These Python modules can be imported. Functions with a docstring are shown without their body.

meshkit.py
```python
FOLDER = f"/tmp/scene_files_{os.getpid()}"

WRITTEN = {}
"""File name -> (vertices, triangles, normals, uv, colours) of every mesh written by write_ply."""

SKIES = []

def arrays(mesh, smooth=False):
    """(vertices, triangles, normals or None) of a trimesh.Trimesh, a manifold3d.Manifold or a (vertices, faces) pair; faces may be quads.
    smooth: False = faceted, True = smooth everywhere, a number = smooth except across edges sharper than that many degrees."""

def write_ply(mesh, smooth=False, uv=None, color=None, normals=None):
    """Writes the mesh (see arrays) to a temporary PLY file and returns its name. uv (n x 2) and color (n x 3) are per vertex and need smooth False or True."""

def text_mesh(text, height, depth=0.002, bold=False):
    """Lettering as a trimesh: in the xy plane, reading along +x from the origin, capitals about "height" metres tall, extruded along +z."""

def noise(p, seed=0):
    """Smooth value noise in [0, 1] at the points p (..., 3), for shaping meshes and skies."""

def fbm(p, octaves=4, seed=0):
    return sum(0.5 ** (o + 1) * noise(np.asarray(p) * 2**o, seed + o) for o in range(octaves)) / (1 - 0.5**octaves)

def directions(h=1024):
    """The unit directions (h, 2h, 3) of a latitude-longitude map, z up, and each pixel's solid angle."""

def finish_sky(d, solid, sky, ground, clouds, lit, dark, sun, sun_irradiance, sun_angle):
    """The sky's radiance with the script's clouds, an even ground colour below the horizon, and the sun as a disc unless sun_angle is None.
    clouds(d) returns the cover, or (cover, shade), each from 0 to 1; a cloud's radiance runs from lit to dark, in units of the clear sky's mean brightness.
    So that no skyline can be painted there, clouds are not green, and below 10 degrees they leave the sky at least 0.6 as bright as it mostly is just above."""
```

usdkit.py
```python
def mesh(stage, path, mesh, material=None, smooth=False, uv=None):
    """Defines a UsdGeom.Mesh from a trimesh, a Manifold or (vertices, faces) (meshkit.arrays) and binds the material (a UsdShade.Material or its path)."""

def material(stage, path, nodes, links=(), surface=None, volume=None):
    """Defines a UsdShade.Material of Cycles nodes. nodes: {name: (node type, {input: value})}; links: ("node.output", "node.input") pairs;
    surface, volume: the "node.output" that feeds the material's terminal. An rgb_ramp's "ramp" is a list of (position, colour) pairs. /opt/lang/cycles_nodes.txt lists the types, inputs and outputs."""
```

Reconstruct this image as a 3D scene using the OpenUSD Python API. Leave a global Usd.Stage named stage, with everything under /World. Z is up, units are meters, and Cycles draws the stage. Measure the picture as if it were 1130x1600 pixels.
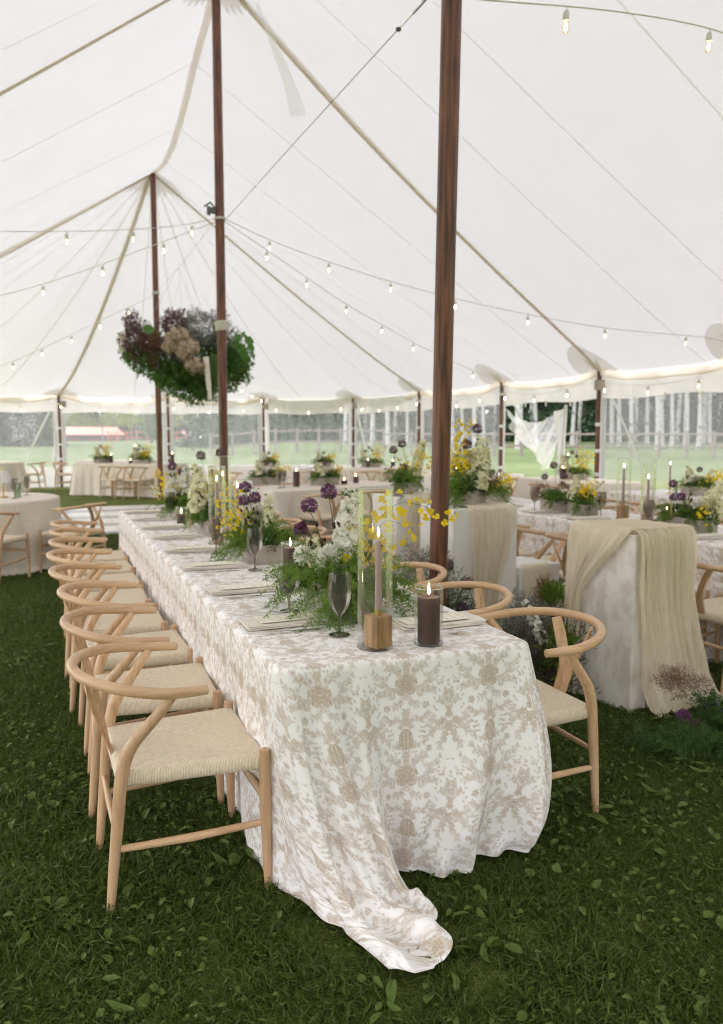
import math, random
import numpy as np, trimesh, usdkit, meshkit
from shapely.geometry import Polygon
from pxr import Usd, UsdGeom, UsdLux, UsdShade, Gf, Sdf, Vt

# ------------------------------------------------------------------ camera, sky, sun, exposure
stage = Usd.Stage.CreateInMemory()
UsdGeom.SetStageUpAxis(stage, 'Z')
UsdGeom.SetStageMetersPerUnit(stage, 1.0)
UsdGeom.Xform.Define(stage, '/World')
UsdGeom.Scope.Define(stage, '/World/Looks')
PI = math.pi
YAW, PITCH, EYE = math.radians(21.80), math.radians(5.60), 1.47
EXPOSURE = 2.03
SUN_EL, SUN_AZ = math.radians(52), math.radians(-60)

cam = UsdGeom.Camera.Define(stage, '/World/camera')
fw = np.array([math.sin(YAW) * math.cos(PITCH), math.cos(YAW) * math.cos(PITCH), -math.sin(PITCH)])
rt = np.array([math.cos(YAW), -math.sin(YAW), 0.0])
up = np.cross(rt, fw)
cam.AddTransformOp().Set(Gf.Matrix4d(*rt, 0, *up, 0, *(-fw), 0, 0, 0, EYE, 1))
cam.CreateHorizontalApertureAttr(24.0)
cam.CreateVerticalApertureAttr(24.0 * 1024 / 723)
cam.CreateFocalLengthAttr(24.0 * 1244 / 1130)
cam.CreateFStopAttr(2.8)
cam.CreateFocusDistanceAttr(2.6)
cam.CreateExposureAttr(EXPOSURE)
cam.CreateClippingRangeAttr(Gf.Vec2f(0.05, 5000))

def look(name, nodes, links=(), surface='p.BSDF', volume=None):
    return usdkit.material(stage, '/World/Looks/' + name, nodes, links, surface=surface, volume=volume)

sun_dir = np.array([math.sin(SUN_AZ) * math.cos(SUN_EL), math.cos(SUN_AZ) * math.cos(SUN_EL), math.sin(SUN_EL)])
sky = UsdLux.DomeLight.Define(stage, '/World/sky')
sky_look = look('sky_look', {
    'sky': ('sky_texture', {'sky_type': 'single_scattering', 'sun_disc': False, 'sun_elevation': SUN_EL, 'sun_rotation': SUN_AZ, 'air_density': 1.0, 'aerosol_density': 2.0}),
    'tc': ('texture_coordinate', {}),
    'n': ('noise_texture', {'scale': 2.2, 'detail': 6.0, 'roughness': 0.55}),
    'r': ('rgb_ramp', {'ramp': [(0.0, (7.2, 6.85, 7.0)), (1.0, (10.4, 9.95, 10.6))]}),
    'm': ('mix_color', {'fac': 0.9}),
    's': ('separate_xyz', {}), 'z': ('map_range', {'from_min': 0.0, 'from_max': 1.0, 'to_min': 0.85, 'to_max': 1.0, 'clamp': True}), 'cie': ('mix_color', {'blend_type': 'multiply', 'fac': 1.0, 'use_clamp': False}),
    'b': ('background_shader', {'strength': 0.13})},
    [('tc.generated', 'n.vector'), ('n.fac', 'r.fac'), ('sky.color', 'm.a'), ('r.color', 'cie.a'), ('tc.generated', 's.vector'), ('s.z', 'z.value'), ('z.result', 'cie.b'), ('cie.result', 'm.b'), ('m.result', 'b.color')], surface='b.background')
UsdShade.MaterialBindingAPI.Apply(sky.GetPrim()).Bind(sky_look)
sky.GetPrim().SetCustomDataByKey('kind', 'structure')
sun = UsdLux.DistantLight.Define(stage, '/World/sun')
sun.CreateIntensityAttr(0.3); sun.CreateAngleAttr(14.0); sun.CreateColorAttr(Gf.Vec3f(1.0, 0.96, 0.9)); sun.CreateNormalizeAttr(True)
zz = sun_dir; xx = np.cross([0, 0, 1.0], zz); xx /= np.linalg.norm(xx); yy = np.cross(zz, xx)
UsdGeom.Xformable(sun).AddTransformOp().Set(Gf.Matrix4d(*xx, 0, *yy, 0, *zz, 0, 0, 0, 0, 1))

# ------------------------------------------------------------------ helpers
taken = {}
def numbered(path):
    n = taken.get(path, -1) + 1
    taken[path] = n
    return path if n == 0 else '%s_%03d' % (path, n)

def tag(prim, label=None, cat=None, group=None, kind=None):
    p = prim.GetPrim() if hasattr(prim, 'GetPrim') else prim
    for k, v in (('label', label), ('category', cat), ('group', group), ('kind', kind)):
        if v: p.SetCustomDataByKey(k, v)
    return p

def thing(name, label, cat, loc=(0, 0, 0), rot=0.0, group=None, scale=None):
    x = UsdGeom.Xform.Define(stage, numbered('/World/' + name))
    x.AddTranslateOp().Set(Gf.Vec3d(*map(float, loc)))
    x.AddRotateZOp().Set(math.degrees(rot))
    if scale: x.AddScaleOp().Set(Gf.Vec3f(*([scale] * 3 if np.ndim(scale) == 0 else scale)))
    return tag(x, label, cat, group)

def copy(root, loc, rot, label, group=None, scale=None, name=None):
    was = root.GetCustomData()
    base = name or root.GetName().rstrip('0123456789').rstrip('_')
    r = thing(base, label, was['category'], loc, rot, group or was.get('group'), scale)
    r.GetReferences().AddInternalReference(root.GetPath())
    r.SetInstanceable(True)
    return r

def obj(name, mesh, mat, parent=None, smooth=False, label=None, cat=None, group=None, kind=None, prim=None):
    base = (str(parent.GetPath()) if parent is not None else '/World') + '/' + name
    if isinstance(mesh, MB): mesh = mesh.get()
    m = usdkit.mesh(stage, numbered(base), mesh, mat, smooth=smooth)
    if prim is not None:
        UsdGeom.PrimvarsAPI(m).CreatePrimvar(prim[0], Sdf.ValueTypeNames.FloatArray, 'vertex').Set(Vt.FloatArray.FromNumpy(np.asarray(prim[1], np.float32)))
    return tag(m, label, cat, group, kind)

def unit(v):
    v = np.asarray(v, float)
    return v / (np.linalg.norm(v, axis=-1, keepdims=True) + 1e-12)

class MB:
    """collects shapes; everything in it becomes ONE mesh"""
    def __init__(s): s.v, s.f, s.n = [], [], 0
    def add(s, v, f):
        v = np.asarray(v, float).reshape(-1, 3); f = np.asarray(f, int)
        if f.shape[1] == 4: f = np.vstack([f[:, [0, 1, 2]], f[:, [0, 2, 3]]])
        s.v.append(v); s.f.append(f + s.n); s.n += len(v); return s
    def tm(s, m): return s.add(m.vertices, m.faces)
    def get(s): return np.vstack(s.v), np.vstack(s.f)
    def box(s, c, size, rz=0.0, bevel=0.0):
        if bevel:
            h = np.array(size) / 2; b = bevel; pts = []
            for sx in (-1, 1):
                for sy in (-1, 1):
                    for sz in (-1, 1):
                        p = h * [sx, sy, sz]
                        for k in range(3):
                            q = p.copy() - b * np.array([sx, sy, sz]); q[k] = p[k]; pts.append(q)
            m = trimesh.convex.convex_hull(np.array(pts))
        else: m = trimesh.creation.box(size)
        v = np.array(m.vertices); ca, sa = math.cos(rz), math.sin(rz)
        v = np.c_[v[:, 0] * ca - v[:, 1] * sa, v[:, 0] * sa + v[:, 1] * ca, v[:, 2]] + np.array(c)
        return s.add(v, m.faces)
    def tube(s, pts, rad, sides=10, closed=False, flat=1.0, dome=False):
        p = np.asarray(pts, float); n = len(p); r = np.broadcast_to(np.asarray(rad, float), (n,))
        t = np.roll(p, -1, 0) - np.roll(p, 1, 0) if closed else np.gradient(p, axis=0)
        t = unit(t)
        a = np.cross(t[0], [0, 0, 1.0] if abs(t[0][2]) < .9 else [1.0, 0, 0]); a = a / np.linalg.norm(a)
        A = [a]
        for i in range(1, n):
            a = A[-1] - t[i] * (A[-1] @ t[i]); A.append(a / np.linalg.norm(a))
        A = np.array(A); B = np.cross(t, A)
        th = np.arange(sides) * 2 * PI / sides
        v = p[:, None] + r[:, None, None] * (np.cos(th)[None, :, None] * A[:, None] + flat * np.sin(th)[None, :, None] * B[:, None])
        m = n if closed else n - 1
        i, j = np.meshgrid(np.arange(m), np.arange(sides), indexing='ij')
        i2 = (i + 1) % n; j2 = (j + 1) % sides
        f = np.stack([i * sides + j, i * sides + j2, i2 * sides + j2, i2 * sides + j], -1).reshape(-1, 4)
        v = v.reshape(-1, 3); f = np.vstack([f[:, [0, 1, 2]], f[:, [0, 2, 3]]])
        if not closed:
            k = len(v); e = .5 * r[0] if dome else 0; e2 = .5 * r[-1] if dome else 0
            v = np.vstack([v, p[0] - t[0] * e, p[-1] + t[-1] * e2])
            j = np.arange(sides); j2 = (j + 1) % sides
            f = np.vstack([f, np.c_[np.full(sides, k), j2, j], np.c_[np.full(sides, k + 1), (n - 1) * sides + j, (n - 1) * sides + j2]])
        return s.add(v, f)
    def lathe(s, prof, c=(0, 0, 0), n=24):
        prof = np.asarray(prof, float); k = len(prof); th = np.arange(n) * 2 * PI / n
        v = np.stack([prof[:, None, 0] * np.cos(th), prof[:, None, 0] * np.sin(th), np.broadcast_to(prof[:, None, 1], (k, n))], -1).reshape(-1, 3) + np.array(c)
        i, j = np.meshgrid(np.arange(k - 1), np.arange(n), indexing='ij'); j2 = (j + 1) % n
        return s.add(v, np.stack([i * n + j, i * n + j2, (i + 1) * n + j2, (i + 1) * n + j], -1).reshape(-1, 4))
    def ball(s, c, r, sub=1, sq=(1, 1, 1)):
        m = trimesh.creation.icosphere(sub, 1.0); return s.add(m.vertices * np.array(sq) * r + np.array(c), m.faces)
    def diamonds(s, base, tip, side, mid=0.5, lift=None):
        """leaf or petal shapes: base, two side points, tip; vectorised"""
        base = np.atleast_2d(base); tip = np.atleast_2d(tip); side = np.atleast_2d(side); base, tip, side = np.broadcast_arrays(base, tip, side); n = len(base)
        m = base * (1 - mid) + tip * mid
        if lift is not None: m = m + lift
        v = np.stack([base, m + side, tip, m - side], 1).reshape(-1, 3)
        o = np.arange(n)[:, None] * 4
        return s.add(v, np.vstack([o + [0, 1, 2], o + [0, 2, 3]]))
    def grid(s, P, closed=False):
        """P (a, b, 3) as a quad sheet; closed: joins the last row with the first"""
        a, b = P.shape[:2]; m = a if closed else a - 1
        i, j = np.meshgrid(np.arange(m), np.arange(b - 1), indexing='ij'); i2 = (i + 1) % a
        return s.add(P.reshape(-1, 3), np.stack([i * b + j, i2 * b + j, i2 * b + j + 1, i * b + j + 1], -1).reshape(-1, 4))

def ease(x, a, b):
    t = np.clip((np.asarray(x, float) - a) / (b - a), 0, 1); return t * t * (3 - 2 * t)

def sph(rng, n, zmin=-1.0):
    z = rng.uniform(zmin, 1, n); a = rng.uniform(0, 2 * PI, n); r = np.sqrt(1 - z * z)
    return np.c_[r * np.cos(a), r * np.sin(a), z]

def perp(d, rng):
    return unit(np.cross(d, rng.normal(size=d.shape)))

ORD = ['nearest', 'second', 'third', 'fourth', 'fifth', 'sixth', 'seventh', 'eighth', 'ninth', 'tenth']

# ------------------------------------------------------------------ materials
def pm(name, col, rough=.6, col2=None, scale=8.0, stretch=(1, 1, 1), bump=0.0, bscale=40.0, coord='object', ramp=(.35, .65), detail=4.0, extra=None, bstretch=None):
    """principled with a two-tone noise and fine relief"""
    nodes = {'tc': ('texture_coordinate', {}), 'g': ('geometry', {}), 'p': ('principled_bsdf', {'base_color': col, 'roughness': rough, **(extra or {})})}
    src = 'tc.object' if coord == 'object' else 'g.position'
    links = []
    if col2 is not None:
        nodes.update({'mp': ('mapping', {'scale': stretch}), 'n': ('noise_texture', {'scale': scale, 'detail': detail}), 'r': ('rgb_ramp', {'ramp': [(ramp[0], col), (ramp[1], col2)]})})
        links += [(src, 'mp.vector'), ('mp.vector', 'n.vector'), ('n.fac', 'r.fac'), ('r.color', 'p.base_color')]
    if bump:
        nodes.update({'mb': ('mapping', {'scale': bstretch or stretch}), 'nb': ('noise_texture', {'scale': bscale, 'detail': 3.0}), 'bp': ('bump', {'strength': 1.0, 'distance': bump})})
        links += [(src, 'mb.vector'), ('mb.vector', 'nb.vector'), ('nb.fac', 'bp.height'), ('bp.normal', 'p.normal')]
    return look(name, nodes, links)

def leafm(name, cols, trans=.35, rough=.55):
    """leaves and petals: every loose piece takes its own tone"""
    tc = [(i / (len(cols) - 1), c) for i, c in enumerate(cols)]
    return look(name, {'g': ('geometry', {}), 'r': ('rgb_ramp', {'ramp': tc}), 'p': ('principled_bsdf', {'roughness': rough, 'specular_ior_level': .3}), 't': ('translucent_bsdf', {}), 'm': ('mix_closure', {'fac': trans})},
                [('g.random_per_island', 'r.fac'), ('r.color', 'p.base_color'), ('r.color', 't.color'), ('p.BSDF', 'm.closure1'), ('t.BSDF', 'm.closure2')], surface='m.closure')

def pane(name, tint=(1, 1, 1), ior=1.45, rough=.02, veil=0.0, bump=0.0, bscale=3.0, refl=.45):
    nodes = {'t': ('transparent_bsdf', {'color': tint}), 'g': ('glossy_bsdf', {'color': (1, 1, 1), 'roughness': rough}), 'f': ('fresnel', {'IOR': ior}), 'k': ('math', {'math_type': 'multiply', 'value2': refl}), 'm': ('mix_closure', {})}
    links = [('f.fac', 'k.value1'), ('k.value', 'm.fac'), ('t.BSDF', 'm.closure1'), ('g.BSDF', 'm.closure2')]; out = 'm.closure'
    if bump:
        nodes.update({'gg': ('geometry', {}), 'n': ('noise_texture', {'scale': bscale, 'detail': 3.0, 'distortion': 1.5}), 'b': ('bump', {'distance': bump, 'strength': 1.0})})
        links += [('gg.position', 'n.vector'), ('n.fac', 'b.height'), ('b.normal', 'g.normal')]
    if veil:
        nodes.update({'d': ('translucent_bsdf', {'color': (.92, .92, .91)}), 'v': ('mix_closure', {'fac': veil})})
        links += [('m.closure', 'v.closure1'), ('d.BSDF', 'v.closure2')]; out = 'v.closure'
    return look(name, nodes, links, surface=out)

L = {}
def beech(name, sc): return look(name, {'tc': ('texture_coordinate', {}), 'mp': ('mapping', {'scale': sc}), 'n': ('noise_texture', {'scale': 1.0, 'detail': 4.0, 'roughness': .6, 'distortion': .4}), 'n2': ('noise_texture', {'scale': 5.0, 'detail': 2.0}),
    'r': ('rgb_ramp', {'ramp': [(.28, (.50, .29, .155)), (.5, (.645, .42, .245)), (.72, (.71, .49, .305))]}), 'r2': ('rgb_ramp', {'ramp': [(.3, (.86, .84, .82)), (.7, (1.0, 1.0, 1.0))]}), 'x': ('mix_color', {'blend_type': 'multiply', 'fac': 1.0}),
    'oi': ('object_info', {}), 'vr': ('map_range', {'from_min': 0.0, 'from_max': 1.0, 'to_min': .88, 'to_max': 1.06}), 'h': ('hsv', {}), 'b': ('bump', {'distance': .0005, 'strength': .6}), 'p': ('principled_bsdf', {'roughness': .40})},
    [('tc.object', 'mp.vector'), ('mp.vector', 'n.vector'), ('tc.object', 'n2.vector'), ('n.fac', 'r.fac'), ('n2.fac', 'r2.fac'), ('r.color', 'x.a'), ('r2.color', 'x.b'), ('oi.random', 'vr.value'), ('vr.result', 'h.value'), ('x.result', 'h.color'), ('h.color', 'p.base_color'), ('n.fac', 'b.height'), ('b.normal', 'p.normal')])
L['beech'] = beech('beech', (60, 60, 5)); L['beech_x'] = beech('beech_x', (5, 60, 60)); L['beech_y'] = beech('beech_y', (60, 5, 60)); L['beech_bent'] = beech('beech_bent', (9, 9, 60))
L['oak_block'] = pm('oak_block', (.30, .17, .08), .6, (.46, .29, .155), 18, (4, 4, .5), .0006, 60)
L['pole'] = pm('pole', (.060, .022, .013), .40, (.21, .080, .043), 9, (5, 5, .32), .003, 22, bstretch=(5, 5, .25), coord='position', ramp=(.36, .62))
L['linen'] = pm('linen', (.70, .63, .53), .9, (.76, .69, .59), 30, bump=.0006, bscale=500)
L['linen_pale'] = pm('linen_pale', (.80, .74, .67), .9, (.85, .80, .73), 30, bump=.0006, bscale=500)
L['napkin'] = pm('napkin', (.72, .66, .58), .9, (.77, .71, .63), 20, bump=.0005, bscale=600)
L['paper'] = pm('paper', (.80, .76, .62), .7, (.84, .80, .67), 20)
L['ink'] = pm('ink', (.42, .39, .30), .8)
L['steel'] = pm('steel', (.78, .76, .73), .16, extra={'metallic': 1.0})
L['planter'] = pm('planter', (.36, .31, .265), .7, (.42, .365, .315), 14, bump=.0004, bscale=120)
L['glass'] = pane('glass', (.975, .975, .97), 1.5, .02, .02, refl=.55)
L['smoke'] = pane('smoke', (.60, .57, .52), 1.5, .02, .03, refl=.6)
L['green_glass'] = pane('green_glass', (.55, .66, .55), 1.5)
L['vinyl'] = pane('vinyl', (.66, .68, .67), 1.35, .12, .075, .02, 1.3, .6)
L['candle_mauve'] = pm('candle_mauve', (.30, .25, .25), .45, extra={'subsurface_weight': .2, 'subsurface_scale': .01})
L['candle_brown'] = pm('candle_brown', (.065, .032, .033), .35, (.09, .045, .045), 12, (3, 3, .5))
L['charcoal'] = pm('charcoal', (.05, .04, .04), .5)
L['brass'] = pm('brass', (.55, .37, .14), .3, extra={'metallic': 1.0})
L['flame'] = look('flame', {'e': ('emission', {'color': (1, .72, .35), 'strength': 9.0})}, surface='e.emission')
L['bulb'] = look('bulb', {'e': ('emission', {'color': (1, .78, .5), 'strength': 7.0})}, surface='e.emission')
L['socket'] = pm('socket', (.62, .60, .56), .5)
L['cable'] = pm('cable', (.60, .57, .52), .6)
L['dark_metal'] = pm('dark_metal', (.12, .12, .12), .4, extra={'metallic': .6})
L['white_strap'] = pm('white_strap', (.72, .72, .70), .8)
L['rope'] = pm('rope', (.66, .62, .55), .9, bump=.002, bscale=120)
def canopy_look(name, c, tr, fac):
    return look(name, {'g': ('geometry', {}), 'n': ('noise_texture', {'scale': 1.1, 'detail': 4.0}), 'r': ('rgb_ramp', {'ramp': [(.3, tuple(x * .96 for x in c)), (.7, c)]}),
        'd': ('diffuse_bsdf', {}), 't': ('translucent_bsdf', {'color': tr}), 'm': ('mix_closure', {'fac': fac}),
        'b': ('bump', {'distance': .03, 'strength': .7}), 'n2': ('noise_texture', {'scale': 1.6, 'detail': 5.0})},
        [('g.position', 'n.vector'), ('n.fac', 'r.fac'), ('r.color', 'd.color'), ('g.position', 'n2.vector'), ('n2.fac', 'b.height'), ('b.normal', 'd.normal'), ('d.BSDF', 'm.closure1'), ('t.BSDF', 'm.closure2')], surface='m.closure')
L['canopy'] = canopy_look('canopy', (.56, .56, .575), (.80, .80, .825), .115)
L['webbing'] = canopy_look('webbing', (.76, .71, .62), (.92, .87, .78), .55)
L['patch'] = canopy_look('patch', (.76, .74, .70), (.94, .92, .88), .62)
L['seam'] = canopy_look('seam', (.84, .82, .77), (.93, .91, .86), .70)
L['wall_white'] = canopy_look('wall_white', (.78, .77, .76), (.78, .77, .76), .17)
L['gauze'] = look('gauze', {'tc': ('geometry', {}), 'mp': ('mapping', {'scale': (150, 150, 9)}), 'n': ('noise_texture', {'scale': 1.0, 'detail': 4.0, 'distortion': 1.2}), 'r': ('rgb_ramp', {'ramp': [(.3, (.86, .76, .58)), (.7, (.97, .90, .75))]}), 'f': ('map_range', {'from_min': .38, 'from_max': .62, 'to_min': .28, 'to_max': .0, 'clamp': True}),
    'd': ('diffuse_bsdf', {}), 't': ('translucent_bsdf', {}), 'm': ('mix_closure', {'fac': .35}), 'x': ('transparent_bsdf', {}), 'k': ('mix_closure', {}), 'b': ('bump', {'distance': .006, 'strength': 1.0})},
    [('tc.position', 'mp.vector'), ('mp.vector', 'n.vector'), ('n.fac', 'r.fac'), ('n.fac', 'f.value'), ('n.fac', 'b.height'), ('b.normal', 'd.normal'), ('r.color', 'd.color'), ('r.color', 't.color'), ('d.BSDF', 'm.closure1'), ('t.BSDF', 'm.closure2'), ('f.result', 'k.fac'), ('m.closure', 'k.closure1'), ('x.BSDF', 'k.closure2')], surface='k.closure')
L['sheer'] = pane('sheer', (1, 1, 1), 1.1, .5, .5)
L['lawn'] = look('lawn', {'g': ('geometry', {}), 'n': ('noise_texture', {'scale': 1.3, 'detail': 8.0, 'roughness': .65}), 'n2': ('noise_texture', {'scale': 90.0, 'detail': 3.0}),
    'r': ('rgb_ramp', {'ramp': [(.3, (.10, .125, .028)), (.55, (.16, .20, .045)), (.75, (.22, .24, .075))]}), 'r2': ('rgb_ramp', {'ramp': [(.3, (.55, .55, .55)), (.7, (1.2, 1.2, 1.2))]}),
    'x': ('mix_color', {'blend_type': 'multiply', 'fac': .8, 'use_clamp': False}), 'b': ('bump', {'distance': .03}), 'p': ('principled_bsdf', {'roughness': .9, 'specular_ior_level': .15})},
    [('g.position', 'n.vector'), ('g.position', 'n2.vector'), ('n.fac', 'r.fac'), ('n2.fac', 'r2.fac'), ('r.color', 'x.a'), ('r2.color', 'x.b'), ('x.result', 'p.base_color'), ('n2.fac', 'b.height'), ('b.normal', 'p.normal')])
L['grass'] = leafm('grass', [(.080, .118, .020), (.20, .265, .042), (.31, .37, .07), (.125, .175, .026), (.38, .41, .13), (.235, .30, .05), (.46, .37, .17)], .4, .4)
L['weed'] = leafm('weed', [(.10, .155, .028), (.145, .205, .042), (.19, .245, .07), (.12, .18, .034), (.08, .13, .024)], .3, .5)
L['fern'] = leafm('fern', [(.17, .28, .04), (.25, .38, .065), (.33, .46, .10), (.19, .32, .05)], .45)
L['fern_dark'] = leafm('fern_dark', [(.075, .145, .035), (.12, .20, .055), (.16, .25, .08)], .35)
L['stem'] = leafm('stem', [(.10, .17, .06), (.14, .2, .08)], .1)
L['white_petal'] = leafm('white_petal', [(.90, .89, .82), (.93, .92, .88), (.84, .85, .70)], .35)
L['cream_petal'] = leafm('cream_petal', [(.86, .84, .62), (.90, .88, .73), (.74, .78, .48)], .35)
L['yellow_petal'] = leafm('yellow_petal', [(.86, .66, .02), (.90, .75, .05), (.82, .60, .02)], .35)
L['purple_petal'] = leafm('purple_petal', [(.20, .065, .18), (.32, .13, .29), (.42, .21, .37), (.15, .05, .13)], .3)
L['mauve_petal'] = leafm('mauve_petal', [(.22, .13, .16), (.31, .20, .23), (.15, .09, .11)], .25)
L['maroon'] = leafm('maroon', [(.075, .012, .016), (.13, .025, .028), (.05, .01, .012)], .1)
L['bronze'] = leafm('bronze', [(.24, .135, .085), (.31, .18, .115), (.19, .105, .075)], .3)
L['grey_leaf'] = leafm('grey_leaf', [(.26, .26, .235), (.36, .36, .32), (.19, .195, .175)], .3)
L['plum_leaf'] = leafm('plum_leaf', [(.12, .07, .07), (.18, .105, .10), (.085, .055, .055)], .25)
L['blush_petal'] = leafm('blush_petal', [(.62, .50, .38), (.70, .60, .48), (.55, .55, .36)], .3)
L['gold_petal'] = leafm('gold_petal', [(.72, .53, .22), (.78, .62, .32), (.66, .45, .16)], .3)
L['big_leaf'] = leafm('big_leaf', [(.11, .25, .05), (.15, .31, .07)], .35, .4)
L['tree_green'] = leafm('tree_green', [(.030, .060, .026), (.048, .085, .036), (.07, .115, .05)], .3)
L['tree_light'] = leafm('tree_light', [(.22, .27, .05), (.34, .37, .09), (.15, .21, .045)], .45)
L['bark'] = pm('bark', (.10, .085, .075), .9, (.16, .14, .12), 6, bump=.01, bscale=20)
L['birch'] = pm('birch', (.35, .35, .335), .85, (.10, .095, .09), 3, (2, 2, 1.5), ramp=(.54, .66))
L['fence_wood'] = pm('fence_wood', (.13, .11, .095), .85, (.20, .175, .15), 8)
L['floor_white'] = pm('floor_white', (.74, .74, .73), .22, (.78, .78, .77), 3)
L['floor_grey'] = pm('floor_grey', (.36, .355, .35), .22, (.40, .395, .39), 3)
L['plaster'] = pm('plaster', (.70, .65, .58), .85, (.82, .79, .745), 11, (1, 1, .7), ramp=(.42, .54), bump=.006, bscale=16, detail=8)
L['plaster_white'] = pm('plaster_white', (.77, .75, .71), .85, (.82, .80, .77), 7, bump=.003, bscale=9)
L['cord'] = look('cord', {'uv': ('uvmap', {'attribute': 'st'}), 'sx': ('separate_xyz', {}), 'm': ('math', {'math_type': 'multiply', 'value2': 2 * PI / .0046}), 's': ('math', {'math_type': 'sine'}), 'a': ('map_range', {'from_min': -1.0, 'from_max': 1.0, 'to_min': 0.0, 'to_max': 1.0}),
    'r': ('rgb_ramp', {'ramp': [(0, (.58, .43, .28)), (.3, (.90, .77, .59)), (1, (.95, .86, .70))]}), 'tc': ('texture_coordinate', {}), 'n': ('noise_texture', {'scale': 60.0, 'detail': 3.0}), 'r2': ('rgb_ramp', {'ramp': [(.3, (.86, .84, .80)), (.7, (1, 1, 1))]}), 'x': ('mix_color', {'blend_type': 'multiply', 'fac': 1.0}),
    'b': ('bump', {'distance': .0014, 'strength': 1.0}), 'p': ('principled_bsdf', {'roughness': .8})},
    [('uv.UV', 'sx.vector'), ('sx.x', 'm.value1'), ('m.value', 's.value1'), ('s.value', 'a.value'), ('a.result', 'r.fac'), ('tc.object', 'n.vector'), ('n.fac', 'r2.fac'), ('r.color', 'x.a'), ('r2.color', 'x.b'), ('x.result', 'p.base_color'), ('a.result', 'b.height'), ('b.normal', 'p.normal')])
def cloth_look(name, ground, ink):
    return look(name, {'a': ('attribute', {'attribute': 'print'}), 'g': ('geometry', {}), 'n': ('noise_texture', {'scale': 330.0, 'detail': 3.0, 'roughness': .7}), 'r': ('rgb_ramp', {'ramp': [(.34, (.48, .48, .48)), (.60, (1, 1, 1))]}),
        'f': ('math', {'math_type': 'multiply'}), 'x': ('mix_color', {'a': ground, 'b': ink}), 'n2': ('noise_texture', {'scale': 700.0, 'detail': 2.0}), 'b': ('bump', {'distance': .0006, 'strength': .7}), 'p': ('principled_bsdf', {'roughness': .9, 'sheen_weight': .15})},
        [('g.position', 'n.vector'), ('n.fac', 'r.fac'), ('a.fac', 'f.value1'), ('r.color', 'f.value2'), ('f.value', 'x.fac'), ('x.result', 'p.base_color'), ('g.position', 'n2.vector'), ('n2.fac', 'b.height'), ('b.normal', 'p.normal')])
L['toile'] = cloth_look('toile', (.86, .845, .835), (.38, .262, .14))
# ------------------------------------------------------------------ the ground
def rise_end(x, y):
    az = np.degrees(np.arctan2(x, y))
    return .42 + .55 * ease(az, 9, 17)
def tz(x, y):
    d = np.hypot(x, y)
    return ease(d, 27, 52) * rise_end(x, y) 
ra = np.r_[np.linspace(0, 30, 40), np.geomspace(31, 900, 60)]
th = np.linspace(0, 2 * PI, 181)[:-1]
RR, TT = np.meshgrid(ra, th, indexing='ij')
gx, gy = RR * np.sin(TT), RR * np.cos(TT)
G = np.stack([gx, gy, tz(gx, gy)], -1)
m = MB(); v = G.reshape(-1, 3); n_ = len(th)
i, j = np.meshgrid(np.arange(len(ra) - 1), np.arange(n_), indexing='ij'); j2 = (j + 1) % n_
m.add(v, np.stack([i * n_ + j, (i + 1) * n_ + j, (i + 1) * n_ + j2, i * n_ + j2], -1).reshape(-1, 4)[:, ::-1])
f_ = np.vstack(m.f); inner = np.hypot(*v[f_].mean(1)[:, :2].T) < 27.0
L['meadow_grass'] = pm('meadow_grass', (.075, .105, .045), .95, (.115, .145, .07), .35, coord='position', bump=.05, bscale=6, detail=9, extra={'specular_ior_level': .1})
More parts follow.
